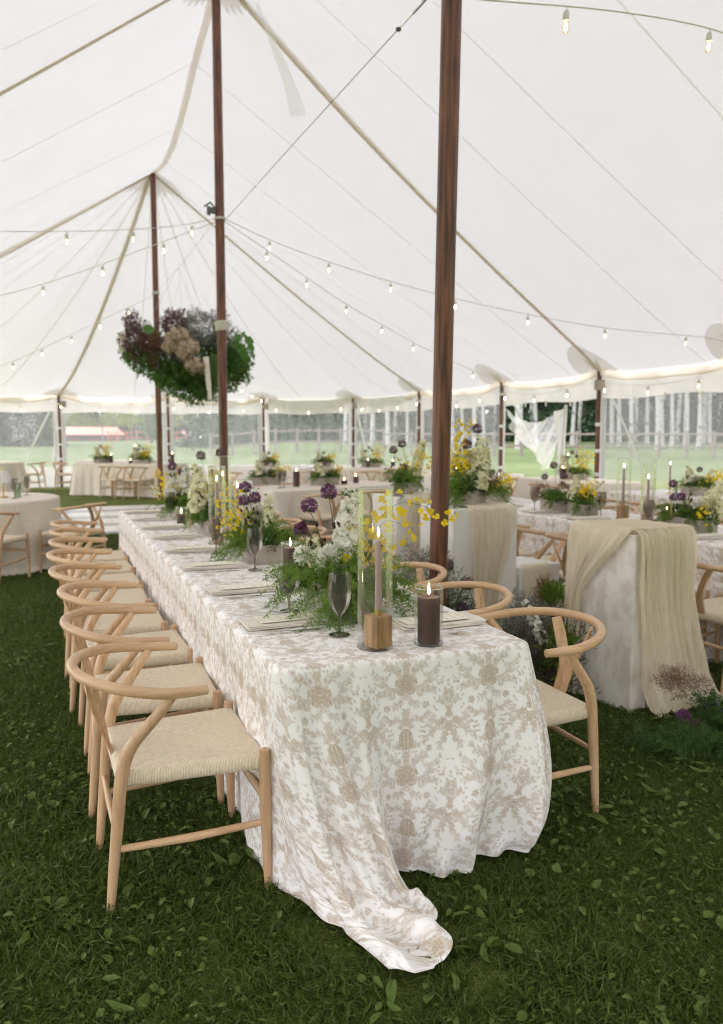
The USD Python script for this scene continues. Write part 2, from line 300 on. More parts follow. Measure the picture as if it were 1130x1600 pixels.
for nm, keep_, mt in (('lawn', inner, 'lawn'), ('meadow', ~inner, 'meadow_grass')):
    uq, iv = np.unique(f_[keep_], return_inverse=True); obj(nm, (v[uq], iv.reshape(-1, 3)), L[mt], smooth=True, kind='structure')

# ------------------------------------------------------------------ the tent
X0, HW, EL = 2.19, 6.60, 7.20
P1, P2, P3 = 4.25, 10.30, 16.40
POLES = dict(La=(-1.95, 1), A=(.47, 1), B=(3.45, 1), C=(6.4, 1))
RID_T = np.array([-1, 0, .3, .55, 1.05, 1.6, 2.3, 2.9, 3.7, 4.6, 5.5, 6.1, 7.0])
RID_Z = np.array([7.3, 7.15, 6.97, 6.88, 6.80, 6.69, 6.48, 6.36, 6.25, 6.27, 6.42, 6.54, 6.6])
RID_Z1 = np.array([7.3, 7.15, 6.97, 6.88, 6.80, 6.69, 6.55, 6.55, 6.62, 6.78, 6.95, 7.15, 7.3])
def ridge(y):
    y = np.asarray(y, float)
    return np.where(y > P2, np.interp(y - P2, RID_T, RID_Z), np.interp(y - P1, RID_T, RID_Z1))
def capR(phi):
    c, s = np.abs(np.cos(phi)), np.abs(np.sin(phi))
    return ((c / HW) ** 5 + (s / EL) ** 5) ** (-.2)
def on_cap(x, y):
    a = math.atan2(y - P3, x - X0); r = float(capR(a)); return (X0 + r * math.cos(a), P3 + r * math.sin(a))
pole_at = [on_cap(*p) for p in ((-4.2, 21.8), (-1.95, 23.4), (.47, 23.6), (3.45, 23.8), (6.4, 23.8), (8.47, 21.8))] + [(X0 + HW, y) for y in (18.1, 14.24, 11.15, 8.1, 5.0, 1.9)]
others = [(X0 - HW, y) for y in (18.1, 14.24, 11.15, 8.1, 5.0, 1.9)] + [(X0 + 6.3, -1.1), (X0 + 4, -2.9), (X0, -2.95), (X0 - 4, -2.9), (X0 - 6.3, -1.1)]
pp = np.array(pole_at + others)
def eave(bx, by):
    d = np.min(np.hypot(np.asarray(bx)[..., None] - pp[:, 0], np.asarray(by)[..., None] - pp[:, 1]), -1)
    return 2.47 + .12 * np.exp(-(d / .45) ** 2)
def surf(x, y):
    x, y = np.broadcast_arrays(np.asarray(x, float), np.asarray(y, float))
    far = y > P3; near = y < P1
    cy = np.where(far, P3, np.where(near, P1, y))
    dx, dy = x - X0, y - cy
    cap = far | near
    phi = np.arctan2(np.abs(dy), dx)
    rho = np.hypot(dx, dy)
    R = np.where(cap, capR(phi), HW)
    u = np.clip(rho / R, 0, 1.0)
    sc = R / np.maximum(rho, 1e-6)
    bx = np.where(cap, X0 + dx * sc, X0 + np.sign(dx + 1e-9) * HW); by = np.where(cap, cy + dy * sc, y)
    e = eave(bx, by)
    r = np.where(far, 6.54, np.where(near, 7.15, ridge(cy)))
    k = np.where(cap, 1.08 + .30 * np.sin(phi) ** 2, 1.03)
    puff = np.where(cap, 0, .035 * np.sin(PI * (y - P1) / 1.522) ** 2 * np.sin(PI * u) ** .7)
    return e + (r - e) * (1 - u) ** k + puff
def side_sheet(s):
    ys = np.linspace(P1, P3, 110); us = np.linspace(0, 1, 26)
    Y, U = np.meshgrid(ys, us, indexing='ij'); X = X0 + s * U * HW
    Z = surf(X, Y); return np.stack([X, Y, Z], -1)
def cap_sheet(sign):
    ph = np.linspace(0, PI, 150); us = np.linspace(0, 1, 26)
    A, U = np.meshgrid(ph, us, indexing='ij'); R = capR(A) * U
    X = X0 + R * np.cos(A); Y = (P3 if sign > 0 else P1) + sign * R * np.sin(A)
    return np.stack([X, Y, surf(X, Y)], -1)
tent = thing('marquee', 'white sailcloth marquee roof with beige straps stretched over the whole party', 'tent')
m = MB()
for P in (side_sheet(1), side_sheet(-1), cap_sheet(1), cap_sheet(-1)): m.grid(P)
obj('canopy', m, L['canopy'], tent, smooth=True)
def ribbon(pts, w, drop=.006):
    """a tape sewn under the canopy along plan points (n,2)"""
    p = np.asarray(pts, float); t = np.gradient(p, axis=0); nrm = unit(np.c_[-t[:, 1], t[:, 0]]) * w / 2
    rows = []
    for q in (p - nrm, p, p + nrm): rows.append(np.c_[q, surf(q[:, 0], q[:, 1]) - drop])
    return np.stack(rows, 0)
def line(a, b, n=40): return np.array(a)[None] + np.linspace(0, 1, n)[:, None] * (np.array(b) - np.array(a))[None]
# the ridge tape, the straps from peak to pole, thin panel seams
m = MB(); m.grid(ribbon(line((X0, P1), (X0, P3), 120), .095, .012)); obj('ridge_tape', m, L['webbing'], tent)
def strap(a, b):
    p = line(a, b, 40); z = surf(p[:, 0], p[:, 1]) - .03
    m = MB(); m.tube(np.c_[p, z], .026, 8, flat=.55)
    m.grid(ribbon(p, .105, .012)); obj('strap', m, L['webbing'], tent)
for b in ((X0 + HW, 11.15), (X0 - HW, 10.3)): strap((X0 + math.copysign(.05, b[0] - X0), P2), b)
for b in ((X0 + HW, 18.1), (X0 - HW, 16.4), pole_at[2]): strap((X0 + .04 * math.copysign(1, b[0] - X0), P3 + .02), b)
for b in ((X0 + HW, 5.0), (X0 - HW, 4.25)): strap((X0 + math.copysign(.05, b[0] - X0), P1), b)
for s in (1, -1):
    for y in (5.77, 7.29, 8.80, 11.85, 13.37, 14.88):
        m = MB(); m.grid(ribbon(line((X0 + .05 * s, y), (X0 + s * (HW - .02), y)), .022)); obj('seam', m, L['seam'], tent)
for deg in (12, 26, 40, 52, 64, 76, 88, 116, 128, 140, 152, 164):
    a = math.radians(deg); R = float(capR(a)) - .02; d = np.array([math.cos(a), math.sin(a)])
    m = MB(); m.grid(ribbon(line(np.array([X0, P3]) + d * .06, np.array([X0, P3]) + d * R), .028)); obj('seam', m, L['seam'], tent)
# zigzag patches round the peaks and rounded patches at the eaves
for yc, sc in ((P1, .8), (P2, .74), (P3, 1.0)):
    m = MB(); n = 96; a = np.arange(n) * 2 * PI / n
    zig = np.where(np.arange(n) % 4 == 0, .60, np.where(np.arange(n) % 4 == 2, .45, .53)) * sc
    P = []
    for k in (0.03, .35, .7, 1.0):
        x, y = X0 + np.cos(a) * zig * k, yc + np.sin(a) * zig * k * .8
        P.append(np.c_[x, y, surf(x, y) - .016])
    P = np.stack(P, 1); m.grid(P, closed=True); obj('crown_patch', m, L['patch'], tent)
for (bx, by) in pole_at:
    inw = unit(np.array([X0 - bx, (min(max(by, P1), P3)) - by])); tg = np.array([-inw[1], inw[0]])
    m = MB(); a = np.linspace(0, PI, 25); P = []
    for k in (0.01, .3, .55, .8, 1.0):
        q = np.array([bx, by]) + (np.sin(a)[:, None] * inw * .56 + np.cos(a)[:, None] * tg * .50) * k
        P.append(np.c_[q, surf(q[:, 0], q[:, 1]) - .014 - .05 * (1 - k)])
    m.grid(np.stack(P, 1)); pt = obj('eave_patch', m, L['patch'], tent)
    st = MB()
    for aa in np.linspace(.25, PI - .25, 6):
        d = math.sin(aa) * inw * .5 + math.cos(aa) * tg * .45; s_ = np.array([-d[1], d[0]]) * .10
        t3 = lambda q, dz: np.array([*q, float(surf(q[0], q[1])) - dz])
        o = np.array([bx, by])
        st.diamonds(t3(o + d * .04, .085), t3(o + d * .95, .022), np.array([*s_, 0.0]), .25)
    obj('star', st, L['webbing'], pt)
bd = []
a = np.linspace(0, PI, 160)[::-1]
bd += [(X0 - HW, y) for y in np.linspace(P1, P3, 60)] + [(X0 + capR(t) * math.cos(t), P3 + capR(t) * math.sin(t)) for t in a] + [(X0 + HW, y) for y in np.linspace(P3, P1, 60)] + [(X0 + capR(t) * math.cos(t), P1 - capR(t) * math.sin(t)) for t in np.linspace(0, PI, 120)]
bd = np.array(bd); bz = eave(bd[:, 0], bd[:, 1]); keep = np.r_[True, np.hypot(*np.diff(bd, axis=0).T) > 1e-3]; bd, bz = bd[keep], bz[keep]
nrm = unit(np.gradient(bd, axis=0)); nrm = np.c_[nrm[:, 1], -nrm[:, 0]]
m = MB(); m.grid(np.stack([np.c_[bd - nrm * .004, bz + .01], np.c_[bd + nrm * .015, bz - .07], np.c_[bd, bz - .14]], 1)); m.tube(np.c_[bd - nrm * .02, bz - .13], .018, 6)
obj('eave_hem', m, L['webbing'], tent)

# ------------------------------------------------------------------ wooden poles
def center_pole(y, z1, label, lean=0.0):
    t = thing('tent_pole', label, 'tent pole', (X0, y, 0), 0, 'tall brown poles along the middle of the marquee')
    zs = np.linspace(-.02, z1, 40); r = .053 + .006 * np.sin(np.clip(zs / z1, 0, 1) * PI)
    m = MB(); n = 20; th = np.arange(n) * 2 * PI / n; P = []
    for z, rr in zip(zs, r):
        q = rr * (1 - .10 * np.exp(-(((th - 4.4 + .15 * math.sin(z * .9)) / .10) ** 2)))
        P.append(np.c_[np.cos(th) * q + lean * z, np.sin(th) * q - lean * .4 * z, np.full(n, z)])
    m.grid(np.stack(P, 1), closed=True); obj('shaft', m, L['pole'], t, smooth=True)
    return t
def lash(t, z, n, mat, r=.062, rad=.010, lean=0.0):
    m = MB(); k = np.linspace(0, n * 2 * PI, n * 16); m.tube(np.c_[np.cos(k) * r + lean * z, np.sin(k) * r - lean * .4 * z, z + k / (2 * PI) * rad * 1.9], rad, 6)
    obj('lashing', m, mat, t, smooth=True)
pa = center_pole(P1, 7.13, 'thick brown pole rising behind the right side chairs, closest one to us', .013)
pb = center_pole(P2, 7.13, 'brown pole with white rope lashing in front of the hanging flowers')
pc = center_pole(P3, 6.52, 'brown pole behind the hanging flowers, topped by the complete grey zigzag patch')
lash(pb, 2.78, 5, L['rope'], .070, .013); lash(pb, 4.16, 2, L['cable'], .066, .008); lash(pc, 4.2, 3, L['cable'], .066, .010); lash(pa, 3.95, 2, L['rope'], lean=.013)
m = MB(); m.box((-.10, -.03, 4.26), (.10, .05, .07), .4, .01); m.box((-.15, -.05, 4.25), (.04, .04, .11), .9, .008); m.tube([(-.2, -.04, 4.30), (-.12, -.02, 4.36), (-.06, 0, 4.30)], .012, 6)
obj('clamp', m, L['dark_metal'], pb)
plab = ['side pole at the far left corner behind the far round table', 'second side pole at the far left end', 'side pole above the wooden armchair at the far left', 'side pole just behind the third brown pole',
    'side pole right of the rope lashed pole, above a white cloth', 'side pole above the pillar candle of the middle table', 'side pole hidden mostly behind the closest brown pole', 'side pole on the left of the slumped clear curtain',
    'side pole on the right of the slumped clear curtain', 'side pole at the right edge, off behind the last clear panel', 'side pole beyond the right edge', 'side pole near the camera']
for k, (bx, by) in enumerate(pole_at[1:10]):
    t = thing('side_pole', plab[k + 1], 'tent pole', (bx, by, 0), 0, 'short brown poles along the marquee edge')
    ez = float(eave(bx, by))
    m = MB(); m.tube([(0, 0, -.02), (0, 0, 1.2), (0, 0, ez - .02)], [.036, .04, .036], 12); obj('shaft', m, L['pole'], t, smooth=40)
    for z in (.75, 1.15, 1.6, 2.25): 
        m = MB(); m.lathe([(.041, z), (.047, z + .01), (.047, z + .05), (.041, z + .06)], n=12); obj('tie', m, L['white_strap'], t)
    if k in (1, 3, 4, 7):
        iw = -unit(np.array([bx - X0, by - min(max(by, P1), P3)])); m = MB(); m.box((iw[0] * .07 - iw[1] * .10, iw[1] * .07 + iw[0] * .10, ez - .30), (.13, .12, .17), math.atan2(iw[1], iw[0]), .008); m.box((iw[0] * .04 - iw[1] * .04, iw[1] * .04 + iw[0] * .04, ez - .30), (.08, .03, .03), math.atan2(iw[1], iw[0])); obj('junction_box', m, L['planter'], t)
    # webbing strap to a stake outside
    out = unit(np.array([bx - X0, by - min(max(by, P1), P3)])); tg = np.array([-out[1], out[0]])
    if k in (1, 2, 3, 4, 6, 7):
        e = np.array([bx, by]) + out * 1.55 + tg * (.15 if k != 1 else .9)
        g = thing('guy_strap', 'white strap outside the ' + plab[k + 1].replace(', above a white cloth', ''), 'strap', (0, 0, 0), 0, 'white guy straps outside the marquee')
        d = unit(np.array([e[0] - bx, e[1] - by, .1 - ez])); w = unit(np.cross(d, [d[1], -d[0], 0])) * 0 + np.array([*tg, 0.0]) * .03
        A, B = np.array([bx, by, ez]), np.array([e[0], e[1], .1])
        m = MB(); m.grid(np.stack([np.stack([A - w, A + w]), np.stack([B - w, B + w])])); m.grid(np.stack([np.stack([A - w + d * .004, A + w]) + [0, 0, .006], np.stack([B - w, B + w]) + [0, 0, .006]]))
        obj('webbing', m, L['white_strap'], g)
        m = MB(); m.tube([(e[0], e[1], -.05), (e[0] + out[0] * .05, e[1] + out[1] * .05, .22)], .014, 8); obj('stake', m, L['dark_metal'], g)

# ------------------------------------------------------------------ walls of clear vinyl between the side poles
def wall(P, Q, label, seed, opened=False):
    rng = np.random.default_rng(seed)
    P, Q = np.array(P), np.array(Q); n = 48; s = np.linspace(0, 1, n); ln = np.linalg.norm(Q - P)
    d = (Q - P) / ln; out = np.array([d[1], -d[0]])
    if out @ (np.array([X0, 12.0]) - P) > 0: out = -out
    base = P + s[:, None] * (Q - P); ez = eave(base[:, 0], base[:, 1])
    t = thing('clear_wall', label, 'tent wall', (0, 0, 0), 0, 'clear vinyl walls of the marquee')
    def sheet(z0, z1, amp, s0=0.0, s1=1.0, nz=8, f=3.0, ph=0.0):
        ss = np.linspace(s0, s1, n); rows = []
        for k in np.linspace(0, 1, nz):
            z = z0(ss) * (1 - k) + z1(ss) * k
            o = amp * np.sin(ss * f * 2 * PI + ph + 1.3 * k) * math.sin(PI * min(1, .15 + .85 * (1 - k))) + amp * .5 * np.sin(ss * f * 4.4 * PI + ph * 2) + .05
            b = P + ss[:, None] * (Q - P) + out * o[:, None]; rows.append(np.c_[b, z])
        m = MB(); m.grid(np.stack(rows, 1)); return m
    ph = rng.uniform(0, 6)
    c = lambda z: (lambda ss: np.full(len(ss), z))
    top = lambda ss: np.interp(ss, s, ez) - .015
    lo = lambda ss: 2.06 + .02 * np.sin(ss * 9 + ph)
    obj('header', sheet(lo, top, .02, ph=ph), L['wall_white'], t, smooth=True)
    if not opened:
        obj('window', sheet(c(.56), lo, .035, .02, .98, ph=ph), L['vinyl'], t, smooth=True)
        obj('skirt', sheet(c(.0), c(.56), .03, ph=ph, f=4), L['wall_white'], t, smooth=True)
        for a, b in ((0.0, .16 / ln), (1 - .16 / ln, 1.0)): obj('border', sheet(c(.56), lo, .02, a, b, ph=ph), L['wall_white'], t, smooth=True)
    else: obj('border', sheet(c(.0), lo, .02, 0, .10 / ln, ph=ph), L['wall_white'], t, smooth=True)
    for q in (.3, .52, .76):
        b = P + q * (Q - P) - out * .03; z = float(lo(np.array([q]))[0])
        m = MB(); m.box((b[0], b[1], z - .03), (.025, .025, .10), 0, .004); obj('toggle', m, L['white_strap'], t)
    return t
wlab = ['clear wall left of the side pole behind the far left round table', 'clear wall showing the red roofed barn', 'clear wall showing the parked car', 'clear wall with creased vinyl above the middle table', 'clear wall showing birches left of the closest brown pole',
    'clear wall between the closest brown pole and the slumped curtain bay', 'unhooked wall bay with its clear curtain slumped to one side', 'clear wall at the right with birches and a rail fence behind', 'clear wall past the right edge']
for k in range(1, 10):
    wall(pole_at[k], pole_at[k + 1], wlab[k - 1], 40 + k, opened=(k == 7))
# the curtain that came off its hooks
L['vinyl_soft'] = pane('vinyl_soft', (.88, .90, .89), 1.3, .25, .16, .006, 2.0, .5)
F_, G_ = np.array(pole_at[7]), np.array(pole_at[8])
t = thing('slumped_curtain', 'clear vinyl curtain with a white fabric edge slumped between two side poles', 'curtain')
A = np.array([F_[0] - .03, F_[1] - .15, 2.0]); B = np.array([F_[0] - .05, 11.95, 1.98])
s = np.linspace(0, 1, 30); k = np.linspace(0, 1, 16); S, K = np.meshgrid(s, k, indexing='ij')
bot = np.stack([np.full(30, F_[0] + .0), F_[1] - .5 - 1.35 * s ** .8, 1.55 - .75 * np.sin(s * PI * .62)], -1); topc = A + s[:, None] * (B - A) - np.array([0, 0, 1.0]) * (.30 * np.sin(PI * s))[:, None]
C = topc[:, None] * (1 - K[..., None]) + bot[:, None] * K[..., None]
C[..., 0] += .10 * np.sin(S * 7 + K * 5) * K + .03 * np.sin(S * 23 + K * 13); m = MB(); m.grid(C); obj('clear_sheet', m, L['vinyl_soft'], t, smooth=True)
k = np.linspace(0, 1, 26); s = np.linspace(0, 1, 14); K, S = np.meshgrid(k, s, indexing='ij')
yl = 12.35 - .20 * np.sin(K * 2.2) + .02 * K; yr = 11.95 + .12 * K
C = np.stack([F_[0] - .06 + .05 * np.sin(S * 15 + K * 3) * (.3 + K), yl * (1 - S) + yr * S, 1.98 - .06 * S * (1 - K) - (1.98 - .05) * K + .10 * (1 - S) * (1 - K) * -1], -1)
m = MB(); m.grid(C); obj('fabric_edge', m, L['wall_white'], t, smooth=True)
m = MB(); m.tube(np.c_[np.full(26, F_[0] - .08), 11.95 + .12 * k, 1.99 - 1.93 * k], .03, 8); obj('edge_roll', m, L['wall_white'], t, smooth=True)

# ------------------------------------------------------------------ what lies outside
TENS = 'first second third fourth fifth sixth seventh eighth ninth tenth eleventh twelfth thirteenth fourteenth fifteenth sixteenth seventeenth eighteenth nineteenth'.split()
NTH = TENS + ['twentieth'] + ['twenty-' + t_ for t_ in TENS[:9]] + ['thirtieth'] + ['thirty-' + t_ for t_ in TENS[:9]]
def onz(x, y): return (x, y, float(tz(x, y)))
def polar(px, d):
    a = YAW + math.atan((px - 565) / 1244.0); return d * math.sin(a), d * math.cos(a)
def crown_leaves(mb, rng, c, rad, n, size, shell=.5):
    d = sph(rng, n); r = rng.uniform(shell, 1, (n, 1)); lump = 1 + .25 * np.sin(d[:, :1] * 5 + d[:, 1:2] * 4) + .15 * np.sin(d[:, 2:] * 9)
    p = np.array(c) + d * r * lump * np.array(rad); a = unit(rng.normal(size=(n, 3)) + [0, 0, -.3]); L_ = rng.uniform(.5, 1.2, (n, 1)) * size
    mb.diamonds(p, p + a * L_, perp(a, rng) * L_ * .33)
def make_conifer(label, group, loc, seed, leaf):
    rng = np.random.default_rng(seed); t = thing('conifer', label, 'tree', loc, 0, group)
    m = MB(); m.tube([(0, 0, -.1), (0, 0, 5), (0, 0, 13)], [.2, .15, .03], 8); obj('trunk', m, L['bark'], t, smooth=40)
    m = MB(); n = 5200; z = .25 + 13 * rng.uniform(0, 1, n) ** 1.7; R = 2.2 * (1 - z / 14) ** .7 * (1 + .25 * np.sin(z * 4.4)); a = rng.uniform(0, 2 * PI, n); q = R * np.sqrt(rng.uniform(.08, 1, n))
    p = np.c_[np.cos(a) * q, np.sin(a) * q, z - .1 * q]; d = unit(np.c_[np.cos(a), np.sin(a), rng.uniform(-.8, .1, n)] + .4 * rng.normal(size=(n, 3)))
    ln = rng.uniform(.18, .5, (n, 1)); m.diamonds(p, p + d * ln, perp(d, rng) * ln * .22); obj('crown', m, leaf, t); return t
def make_birch(label, group, loc, seed):
    rng = np.random.default_rng(seed); t = thing('birch', label, 'tree', loc, 0, group)
    z = np.linspace(-.1, 12, 14); m = MB(); m.tube(np.c_[.12 * np.sin(z * .35 + seed), .08 * np.sin(z * .5 + 2 * seed), z], np.interp(z, [0, 1, 12], [.15, .115, .04]), 9)
    for k in range(9):
        zz_ = rng.uniform(4, 11); a_ = rng.uniform(0, 2 * PI); m.tube([(.1 * math.sin(zz_ * .35 + seed), .08 * math.sin(zz_ * .5 + 2 * seed), zz_), (math.cos(a_) * .8, math.sin(a_) * .8, zz_ + .7), (math.cos(a_) * 1.5, math.sin(a_) * 1.5, zz_ + 1.1)], [.04, .025, .01], 5)
    obj('trunk', m, L['birch'], t, smooth=50)
    m = MB()
    for k in range(8): crown_leaves(m, rng, (rng.normal() * .9, rng.normal() * .9, rng.uniform(6, 12)), (1.1, 1.1, .9), 220, .16)
    obj('crown', m, L['tree_light'], t); return t
def make_broad(label, group, loc, seed, leaf, name='leafy_tree', h=6.5, w=2.6):
    rng = np.random.default_rng(seed); t = thing(name, label, 'tree', loc, 0, group)
    m = MB(); m.tube([(0, 0, -.1), (.05, 0, 1.5), (.0, .1, h * .6)], [.22, .16, .06], 8)
    for k in range(6):
        a_ = k * 1.05; m.tube([(0, 0, 1.2 + .3 * k), (math.cos(a_) * w * .5, math.sin(a_) * w * .5, 2.2 + .4 * k)], [.08, .03], 5)
    obj('trunk', m, L['bark'], t, smooth=50)
    m = MB()
    for k in range(16):
        a_ = rng.uniform(0, 2 * PI); q = rng.uniform(0, w * .8); crown_leaves(m, rng, (math.cos(a_) * q, math.sin(a_) * q, rng.uniform(.9, h)), (w * .42, w * .42, w * .36), 420, .20)
    obj('crown', m, leaf, t); return t
rng = np.random.default_rng(5)
near_txt = lambda k, kind, where: '%s %s %d %s' % (kind, 'tree', k + 1, where)
con = None
for row, (px0, px1, n, d0, d1) in enumerate(((-160, 60, 9, 74, 90), (60, 330, 9, 150, 165), (330, 640, 13, 56, 66), (640, 1240, 19, 54, 66))):
    where = ['behind the white shed', 'behind the barn', 'behind the creased clear wall', 'behind the birches'][row]
    for k in range(n):
        px = px0 + (px1 - px0) * (k + rng.uniform(.2, .8)) / n; x, y = polar(px, rng.uniform(d0, d1)); lab = 'dark evergreen tree, %s from the left %s' % (NTH[k], where)
        if con is None: con = [make_conifer(lab, 'evergreen trees of the forest edge', onz(x, y), 7, L['tree_green'])]
        else:
            copy(con[0], onz(x, y), rng.uniform(0, 6), lab, scale=rng.uniform(.8, 1.3) * (1.7 if row == 1 else 1.0))
bir = []
pxs = [572, 580, 588, 604, 622, 640, 700, 772, 824, 898, 942, 966, 1020, 1046, 1084, 1108, 652, 720, 745, 757, 802, 814, 836, 905, 955, 978, 990, 1008, 1030, 1062, 1070, 1098, 1120, 1150, 1175, 540]
pxs.sort()
for k, px in enumerate(pxs):
    x, y = polar(px + rng.uniform(-4, 4), rng.uniform(43, 54)); lab = 'white barked birch, %s from the left along the forest edge' % NTH[k]
    if len(bir) < 2: bir.append(make_birch(lab, 'white birches along the forest edge', onz(x, y), 20 + k))
    else: copy(bir[k % 2], onz(x, y), rng.uniform(0, 6), lab, scale=rng.uniform(.8, 1.15))
lt = None
for k, (px, d, sc, lab) in enumerate(((130, 140, 1.5, 'pale yellow green tree above the barn roof'), (182, 132, 1.25, 'sunlit pale tree right of the barn'), (207, 142, 1.7, 'taller pale tree behind the sunlit one right of the barn'), (238, 95, .55, 'small round green tree left of the third brown pole'),
        (262, 135, 1.4, 'pale tree behind the third brown pole'), (50, 82, .9, 'leafy tree behind the white shed'), (75, 138, 1.6, 'leafy tree between the white shed and the barn'), (300, 130, 1.4, 'tall tree above the parked car'), (327, 118, 1.0, 'pale tree right of the parked car'), (5, 78, .9, 'leafy tree at the far left edge'))):
    x, y = polar(px, d)
    if lt is None: lt = make_broad(lab, 'pale leafy trees beyond the field', onz(x, y), 31, L['tree_light'], h=8.5, w=3.6)
    elif 'green tree left' in lab: make_broad(lab, None, onz(x, y), 33, L['fern_dark'], 'round_tree', 4.4, 1.5)
    else: copy(lt, onz(x, y), k, lab, scale=sc)
m = MB(); pts = []
for k in range(900):
    px = rng.uniform(325, 1250); d = rng.uniform(51, 60); x, y = polar(px, d); pts.append((x, y, float(tz(x, y)) + rng.uniform(0, 1.5)))
pts = np.array(pts); rep = np.repeat(pts, 26, 0) + rng.normal(size=(len(pts) * 26, 3)) * [.7, .7, .45]
a = unit(rng.normal(size=rep.shape)); ln = rng.uniform(.12, .3, (len(rep), 1)); m.diamonds(rep, rep + a * ln, perp(a, rng) * ln * .35)
obj('undergrowth', m, L['tree_green'], kind='stuff', label='dark bushes and saplings under the trees at the forest edge', cat='undergrowth')
# conifers out of view, placed to cut low sky light from behind
a_ = np.random.default_rng(61); m1 = MB(); n = 1500; z = .3 + 13 * a_.uniform(0, 1, n) ** 1.4; R_ = 2.6 * (1 - z / 15) ** .7; q = a_.uniform(0, 2 * PI, n); rr = R_ * np.sqrt(a_.uniform(.1, 1, n)); p_ = np.c_[np.cos(q) * rr, np.sin(q) * rr, z]; d_ = unit(np.c_[np.cos(q), np.sin(q), a_.uniform(-.8, .1, n)] + .4 * a_.normal(size=(n, 3))); ln = a_.uniform(.5, 1.0, (n, 1)); m1.diamonds(p_, p_ + d_ * ln, perp(d_, a_) * ln * .3); m1.tube([(0, 0, -.2), (0, 0, 13)], [.2, .05], 7)
def woods():
    pi = UsdGeom.PointInstancer.Define(stage, '/World/woods'); tag(pi, 'unseen evergreen wood out of view, placed to block low sky light', 'woods', kind='stuff')
    pr_ = usdkit.mesh(stage, '/World/woods/conifer', m1.get(), L['tree_green']); pi.CreatePrototypesRel().SetTargets([pr_.GetPath()])
    az = YAW + np.linspace(math.radians(40), math.radians(215), 190); d = a_.uniform(70, 95, 190); x_, y_ = d * np.sin(az), d * np.cos(az)
    pi.CreateProtoIndicesAttr(Vt.IntArray([0] * 190)); pi.CreatePositionsAttr(Vt.Vec3fArray.FromNumpy(np.c_[x_, y_, tz(x_, y_)].astype(np.float32))); pi.CreateScalesAttr(Vt.Vec3fArray.FromNumpy(np.repeat(a_.uniform(.9, 1.4, (190, 1)), 3, 1).astype(np.float32)))
woods()
# rail fences
def fence(px0, px1, d, n, label, mat, h=1.1):
    t = thing('rail_fence', label, 'fence'); pts = [np.array(onz(*polar(px0 + (px1 - px0) * k / (n - 1), d))) for k in range(n)]
    for p in pts:
        m = MB(); m.tube([p - [0, 0, .1], p + [0, 0, h + .1]], .07, 7); obj('post', m, mat, t, smooth=50)
    for a_, b_ in zip(pts[:-1], pts[1:]):
        for z in (.45, .95):
            m = MB(); m.tube([a_ + [0, 0, z * h], b_ + [0, 0, z * h + .03]], .05, 6); obj('rail', m, mat, t, smooth=50)
fence(330, 600, 41, 9, 'grey wooden rail fence in front of the dark trees, middle of the view', L['fence_wood'])
fence(600, 1200, 38, 15, 'grey wooden rail fence in front of the birches on the right', L['fence_wood'])
L['red_paint'] = pm('red_paint', (.42, .12, .08), .7, (.52, .18, .12), 4)
L['red_roof'] = pm('red_roof', (.46, .17, .13), .5, (.54, .24, .19), 2)
fence(170, 292, 100, 9, 'reddish board fence right of the barn', L['red_paint'], 1.3)
bx_, by_, bz_ = onz(*polar(138, 125)); rz = -math.atan2(bx_, by_) + .2
barn = thing('barn', 'low dark barn with a long pale red roof beyond the field', 'barn', (bx_, by_, bz_ - .05), rz)
L['dark_board'] = pm('dark_board', (.10, .05, .045), .8, (.16, .075, .06), 6, (6, 6, .4))
for k in range(11):
    m = MB(); m.box((-4.0 + k * .8, -2.2, .5), (.78, .08, 1.0)); obj('board', m, L['dark_board'], barn)
m = MB(); m.box((-4.4, 0, .5), (.08, 4.3, 1.0)); obj('wall', m, L['dark_board'], barn)
m = MB(); m.box((4.4, 0, .5), (.08, 4.3, 1.0)); obj('wall', m, L['dark_board'], barn)
for sgn in (-1, 1):
    m = MB(); q = np.array([[-4.9, sgn * 2.7, .95], [4.9, sgn * 2.7, .95], [4.3, 0, 2.05], [-4.3, 0, 2.05]]); m.add(np.vstack([q, q + [0, 0, .07]]), [[0, 1, 2, 3], [7, 6, 5, 4], [0, 4, 5, 1], [1, 5, 6, 2], [2, 6, 7, 3], [3, 7, 4, 0]]); obj('roof', m, L['red_roof'], barn)
for k in range(2):
    m = MB(); m.box((-.8 + 2.6 * k, -2.27, .42), (1.3, .05, .8)); obj('door', m, L['charcoal'], barn)
sh = thing('shed', 'small white shed among trees at the far left', 'shed', onz(*polar(36, 74)), .3)
L['white_paint'] = pm('white_paint', (.72, .73, .75), .6)
m = MB(); m.box((0, 0, 1.1), (1.8, 1.5, 2.2)); obj('wall', m, L['white_paint'], sh)
m = MB(); m.add([(-1.0, -.9, 2.2), (1.0, -.9, 2.2), (1.0, .9, 2.2), (-1.0, .9, 2.2), (-1.0, 0, 2.75), (1.0, 0, 2.75)], [(0, 1, 5), (0, 5, 4), (2, 3, 4), (2, 4, 5), (0, 4, 3), (1, 2, 5), (0, 3, 2), (0, 2, 1)]); obj('roof', m, L['patch'], sh)
m = MB(); m.box((.3, -.77, .85), (.7, .04, 1.6)); obj('door', m, L['planter'], sh)
